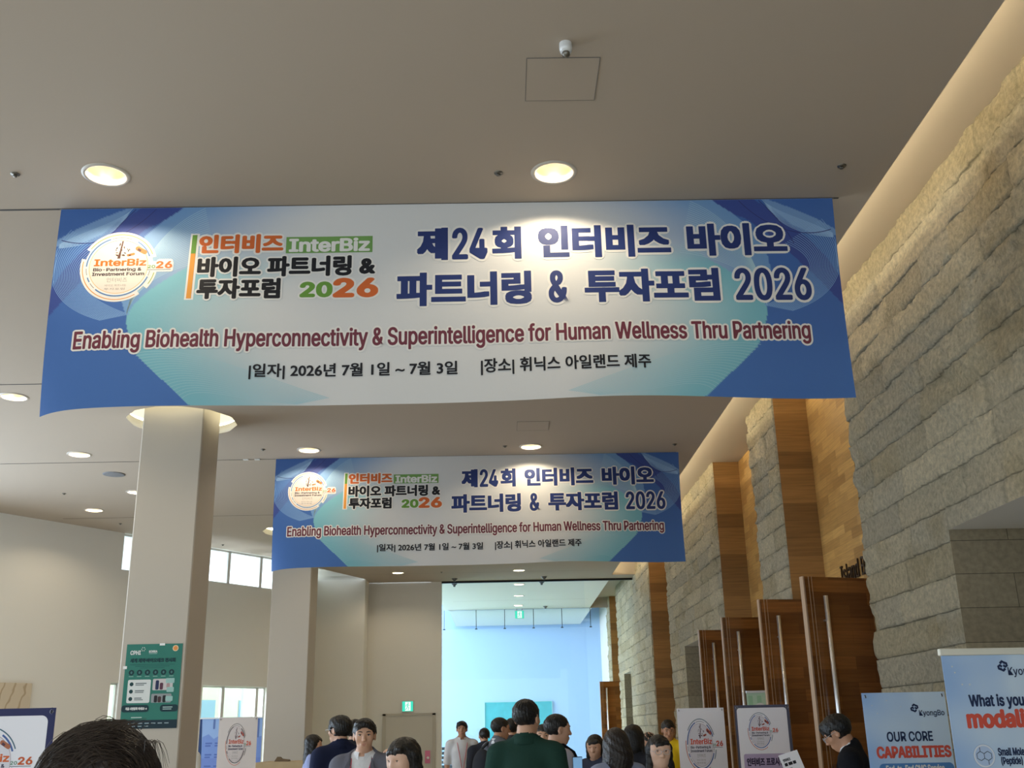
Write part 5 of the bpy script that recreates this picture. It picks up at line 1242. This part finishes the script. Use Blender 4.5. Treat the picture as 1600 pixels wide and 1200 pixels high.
    del root['_h']
    return root, T, hands, B
def backpack(owner_loc, face, label, c, s=1.0, offs=.17):
    t = thing('backpack', label, 'backpack', owner_loc, math.radians(face))
    K = Field(axis(-.2, .2, .014, []), axis(-.42, -.06, .014, []), axis(.86, 1.5, .014, []))
    K.ell((0, -offs - .075, 1.20), (.15, .085, .22), 0); K.cap((-.09, -offs - .05, 1.03), (.09, -offs - .05, 1.03), .07, None, .06); K.ell((0, -offs - .14, 1.10), (.10, .045, .10), .03)
    V, Fa = K.mesh(); npmesh('bag', V, Fa, [cloth_mat(c)], t)
    for q in (-1, 1):
        m = MB(); pts = [(q * .10, -offs - .02, 1.40), (q * .115, -.075, 1.475), (q * .12, .0, 1.488), (q * .118, .078, 1.43), (q * .118, .142, 1.30), (q * .135, .125, 1.15), (q * .165, .02, 1.06), (q * .15, -offs, 1.02)]
        vs = []; fs = []
        for k, p_ in enumerate(pts):
            for dx in (-.024, .024): vs.append((p_[0] + dx, p_[1], p_[2])); vs.append((p_[0] + dx, p_[1] + (.012 if p_[1] > 0 else 0), p_[2] + .012))
        for k in range(len(pts) - 1): 
            a = 4 * k; fs += [(a, a + 2, a + 6, a + 4), (a + 1, a + 5, a + 7, a + 3), (a, a + 4, a + 5, a + 1), (a + 2, a + 3, a + 7, a + 6)]
        m.add(vs, fs); m.build('strap', cloth_mat(c), t, True)
    return t
# ------------------------------------------------------------------ who stands where (facing: 0 = away from the camera, 180 = toward it, 90 = to the left, -90 = to the right)
person('person with short dark hair seen from behind at the lower left edge, closest of all', (-.495, 1.36, 0), 20, 1.60, False, (0, 6, 0), 'thin', 'shirt', (70, 76, 92), (70, 76, 92), fine=.004, clean=True, hk=1)
person('person with long black hair in a blue and white patterned top, turned right', (-2.25, 13.0, 0), -75, 1.60, True, (0, 4, 0), 'long', 'tee', (150, 160, 200), sleeve=.6, lanyard=(206, 90, 96))
person('person in a dark navy suit and glasses seen from behind, head turned left', (-1.47, 9.9, 0), 25, 1.745, False, (35, 2, 0), 'full', 'suit', (34, 40, 66), (30, 36, 60), glasses=(190, 190, 196), hk=2)
person('person mostly hidden between the navy suit and the grey jacket', (-1.47, 10.9, 0), -40, 1.73, False, (0, 0, 0), 'short', 'suit', (44, 44, 50))
person('person in a grey jacket, open white shirt and pink lanyard, facing the camera', (-1.03, 8.1, 0), 172, 1.695, False, (14, 2, 0), 'side', 'suit', (112, 112, 122), lanyard=(214, 96, 112), skin=0)
person('person with long black hair and bangs close to the camera, looking down left', (-.52, 5.85, 0), 165, 1.575, True, (-22, 10, 0), 'long', 'tee', (52, 52, 60), skin=2, hk=2)
person('person in a white short sleeved shirt standing far back before the blue wall', (-.66, 17.0, 0), 185, 1.745, False, (-6, 0, 0), 'side', 'shirt', (222, 222, 224), (226, 226, 228), sleeve=.42, lanyard=(214, 110, 116), pants=(46, 50, 66), skin=1)
person('person whose small dark head shows between white shirt and grey blazer', (-.30, 16.0, 0), 10, 1.64, False, (0, 0, 0), 'short', 'suit', (50, 52, 60), (50, 52, 60))
person('person in a grey blazer with a dark bag on the shoulder, turned right', (-.06, 12.2, 0), -50, 1.735, False, (-20, 4, 0), 'short', 'suit', (104, 106, 114), skin=1)
person('person whose dark head shows between the grey blazer and the green shirt', (.08, 13.2, 0), 0, 1.735, False, (0, 0, 0), 'short', 'suit', (60, 60, 66), (60, 60, 66))
person('tall person in a dark green polo shirt seen from behind', (.14, 7.3, 0), -12, 1.79, False, (-18, 0, 0), 'short', 'polo', (34, 62, 54), (34, 62, 54), sleeve=.45, skin=0, hk=2, lanyard=(214, 120, 92))
person('person whose face peeps out between the green polo and the grey shirt with backpack', (.37, 10.6, 0), 175, 1.645, False, (0, 0, 0), 'fringe', 'tee', (90, 92, 100))
w13 = person('person in a light grey shirt with a black backpack, turned right and gesturing', (.40, 8.6, 0), -70, 1.71, False, (-5, 4, 0), 'short', 'shirt', (176, 174, 186), (186, 184, 194), sleeve=.45, arms=('gesture', 'gesture'), fat=1.12, lanyard=(206, 96, 110), skin=0)
person('person with a black bob looking down, half hidden right of the backpack', (.86, 10.6, 0), 140, 1.55, True, (20, 14, 0), 'bob', 'tee', (60, 64, 84))
person('person with full dark hair from behind, in a pale blue grey top, holding a phone', (.76, 7.6, 0), 15, 1.60, True, (0, 4, 0), 'bobback', 'tee', (156, 164, 190), arms=('phone', 'phone'), hk=1, clean=True)
person('person with black hair standing right behind the head with the full dark hair', (1.08, 9.3, 0), -30, 1.625, True, (0, 0, 0), 'bob', 'tee', (40, 40, 46))
person('person in black bending beside the yellow shirt', (1.40, 10.8, 0), -20, 1.555, False, (0, 10, 0), 'short', 'suit', (30, 30, 34), (30, 30, 34))
person('person with thin framed glasses and black hair tied back, facing the camera', (1.02, 7.4, 0), 170, 1.55, True, (16, 2, 0), 'long', 'tee', (36, 36, 42), glasses=(150, 148, 150), skin=2)
person('person in a bright yellow shirt looking down beside the timber recess', (2.0, 13.6, 0), 150, 1.685, False, (30, 14, 0), 'fringe', 'tee', (232, 196, 40), sleeve=.5, skin=1)
person('person in a black suit with glasses, head bowed, right of the notice board', (2.47, 7.75, 0), 66, 1.675, False, (0, 32, 0), 'full', 'suit', (26, 27, 33), glasses=(40, 40, 44), skin=1, hk=2, lean=8)
person('person whose low dark head shows behind the grey jacket shoulder', (-.95, 9.2, 0), 0, 1.475, True, (0, 0, 0), 'bob', 'tee', (60, 60, 70))
person('person in white barely showing past the right edge of the nearer column', (-3.99, 13.7, 0), 0, 1.69, False, (0, 0, 0), 'short', 'shirt', (232, 236, 236), (232, 236, 236))
backpack((.40, 8.6, 0), -70, 'black backpack worn over the light grey shirt', (26, 26, 30))
backpack((-.06, 12.2, 0), -50, 'dark grey backpack worn over the grey blazer', (44, 46, 52))
t = thing('phone', 'smartphone with a bluish screen held beside the full dark hair', 'phone', (.50, 7.75, 1.345), math.radians(15))
q = MB(); q.box(-.036, .036, -.004, .004, -.075, .075, mat('phone_body', C(40, 44, 54), .3), .003); q.build('case', None, t); q = MB(); q.quad((-.033, -.005, -.07), (.033, -.005, -.07), (.033, -.005, .07), (-.033, -.005, .07)); q.build('screen', emat('phone_screen', (.25, .5, .8, 1), .6), t)
# thin loose hair of the nearest head
def strands():
    r = random.Random(11); head = [o for o in COL.objects if o.name == 'person'][0]; m = MB()
    c = Vector((0, -.02, 1.50 * (1.60 / 1.72))) ; c = Vector((0, .004, 1.530))
    for k in range(2200):
        th = r.uniform(0, 2 * PI); ph = abs(r.gauss(0, .75)); ph = min(ph, 1.45)
        n = Vector((math.sin(ph) * math.cos(th), math.sin(ph) * math.sin(th), math.cos(ph))); rad = Vector((.079, .099, .084))
        p = Vector((n.x * rad.x, n.y * rad.y, n.z * rad.z)); fl = Vector((.9, .35 + 2.5 * p.y, 0)) if p.x > -.03 else Vector((.8 * (p.x + .09) / .06 + .1, .9 * (p.y + .02) / .08, 0))
        fl = (fl.normalized() + Vector((r.gauss(0, .16), r.gauss(0, .16), 0))).normalized(); ln = r.uniform(.03, .06); lift = abs(r.gauss(0, .0022)) + .0015
        if k % 40 == 0: lift += r.uniform(.003, .008)
        pts = []
        for j in range(5):
            t_ = j / 4; q = p + fl * ln * t_; d = Vector((q.x / rad.x, q.y / rad.y, max(q.z, .01) / rad.z)); 
            u = Vector((q.x / rad.x, q.y / rad.y)); z = rad.z * math.sqrt(max(0, 1 - u.length_squared)) if u.length < 1 else -.2 * (u.length - 1) * rad.z * 4
            pts.append(c + Vector((q.x, q.y, z + lift * math.sin(PI * (.25 + .75 * t_)) + .0015)))
        m.tube(pts, .0005, 3, None, False, [.0004, .0004, .0004, .0003, .0001])
    for k in range(90):    # tufts that stand off on the right
        big = k < 45; b0 = Vector((.012 + r.gauss(0, .014), -.03 + r.gauss(0, .02), .080)) if big else Vector((.045 + r.gauss(0, .010), -.03 + r.gauss(0, .02), .064)); ln = r.uniform(.012, .026); g_ = r.gauss(0, .3)
        pts = [c + b0 + Vector((ln * ((1.1 if big else .7) + g_) * t_, .0, ln * ((1.0 if big else 1.5) * t_ - (.5 if big else 3.0) * t_ * t_))) for t_ in (0, .25, .5, .75, 1)]; m.tube(pts, .0005, 3, None, False, [.0005, .0004, .0004, .0003, .0002])
    o = m.build('loose_hair', mat('hair_strand', C(62, 52, 46), .35, spec=.5), head); o['kind'] = 'stuff'
strands()
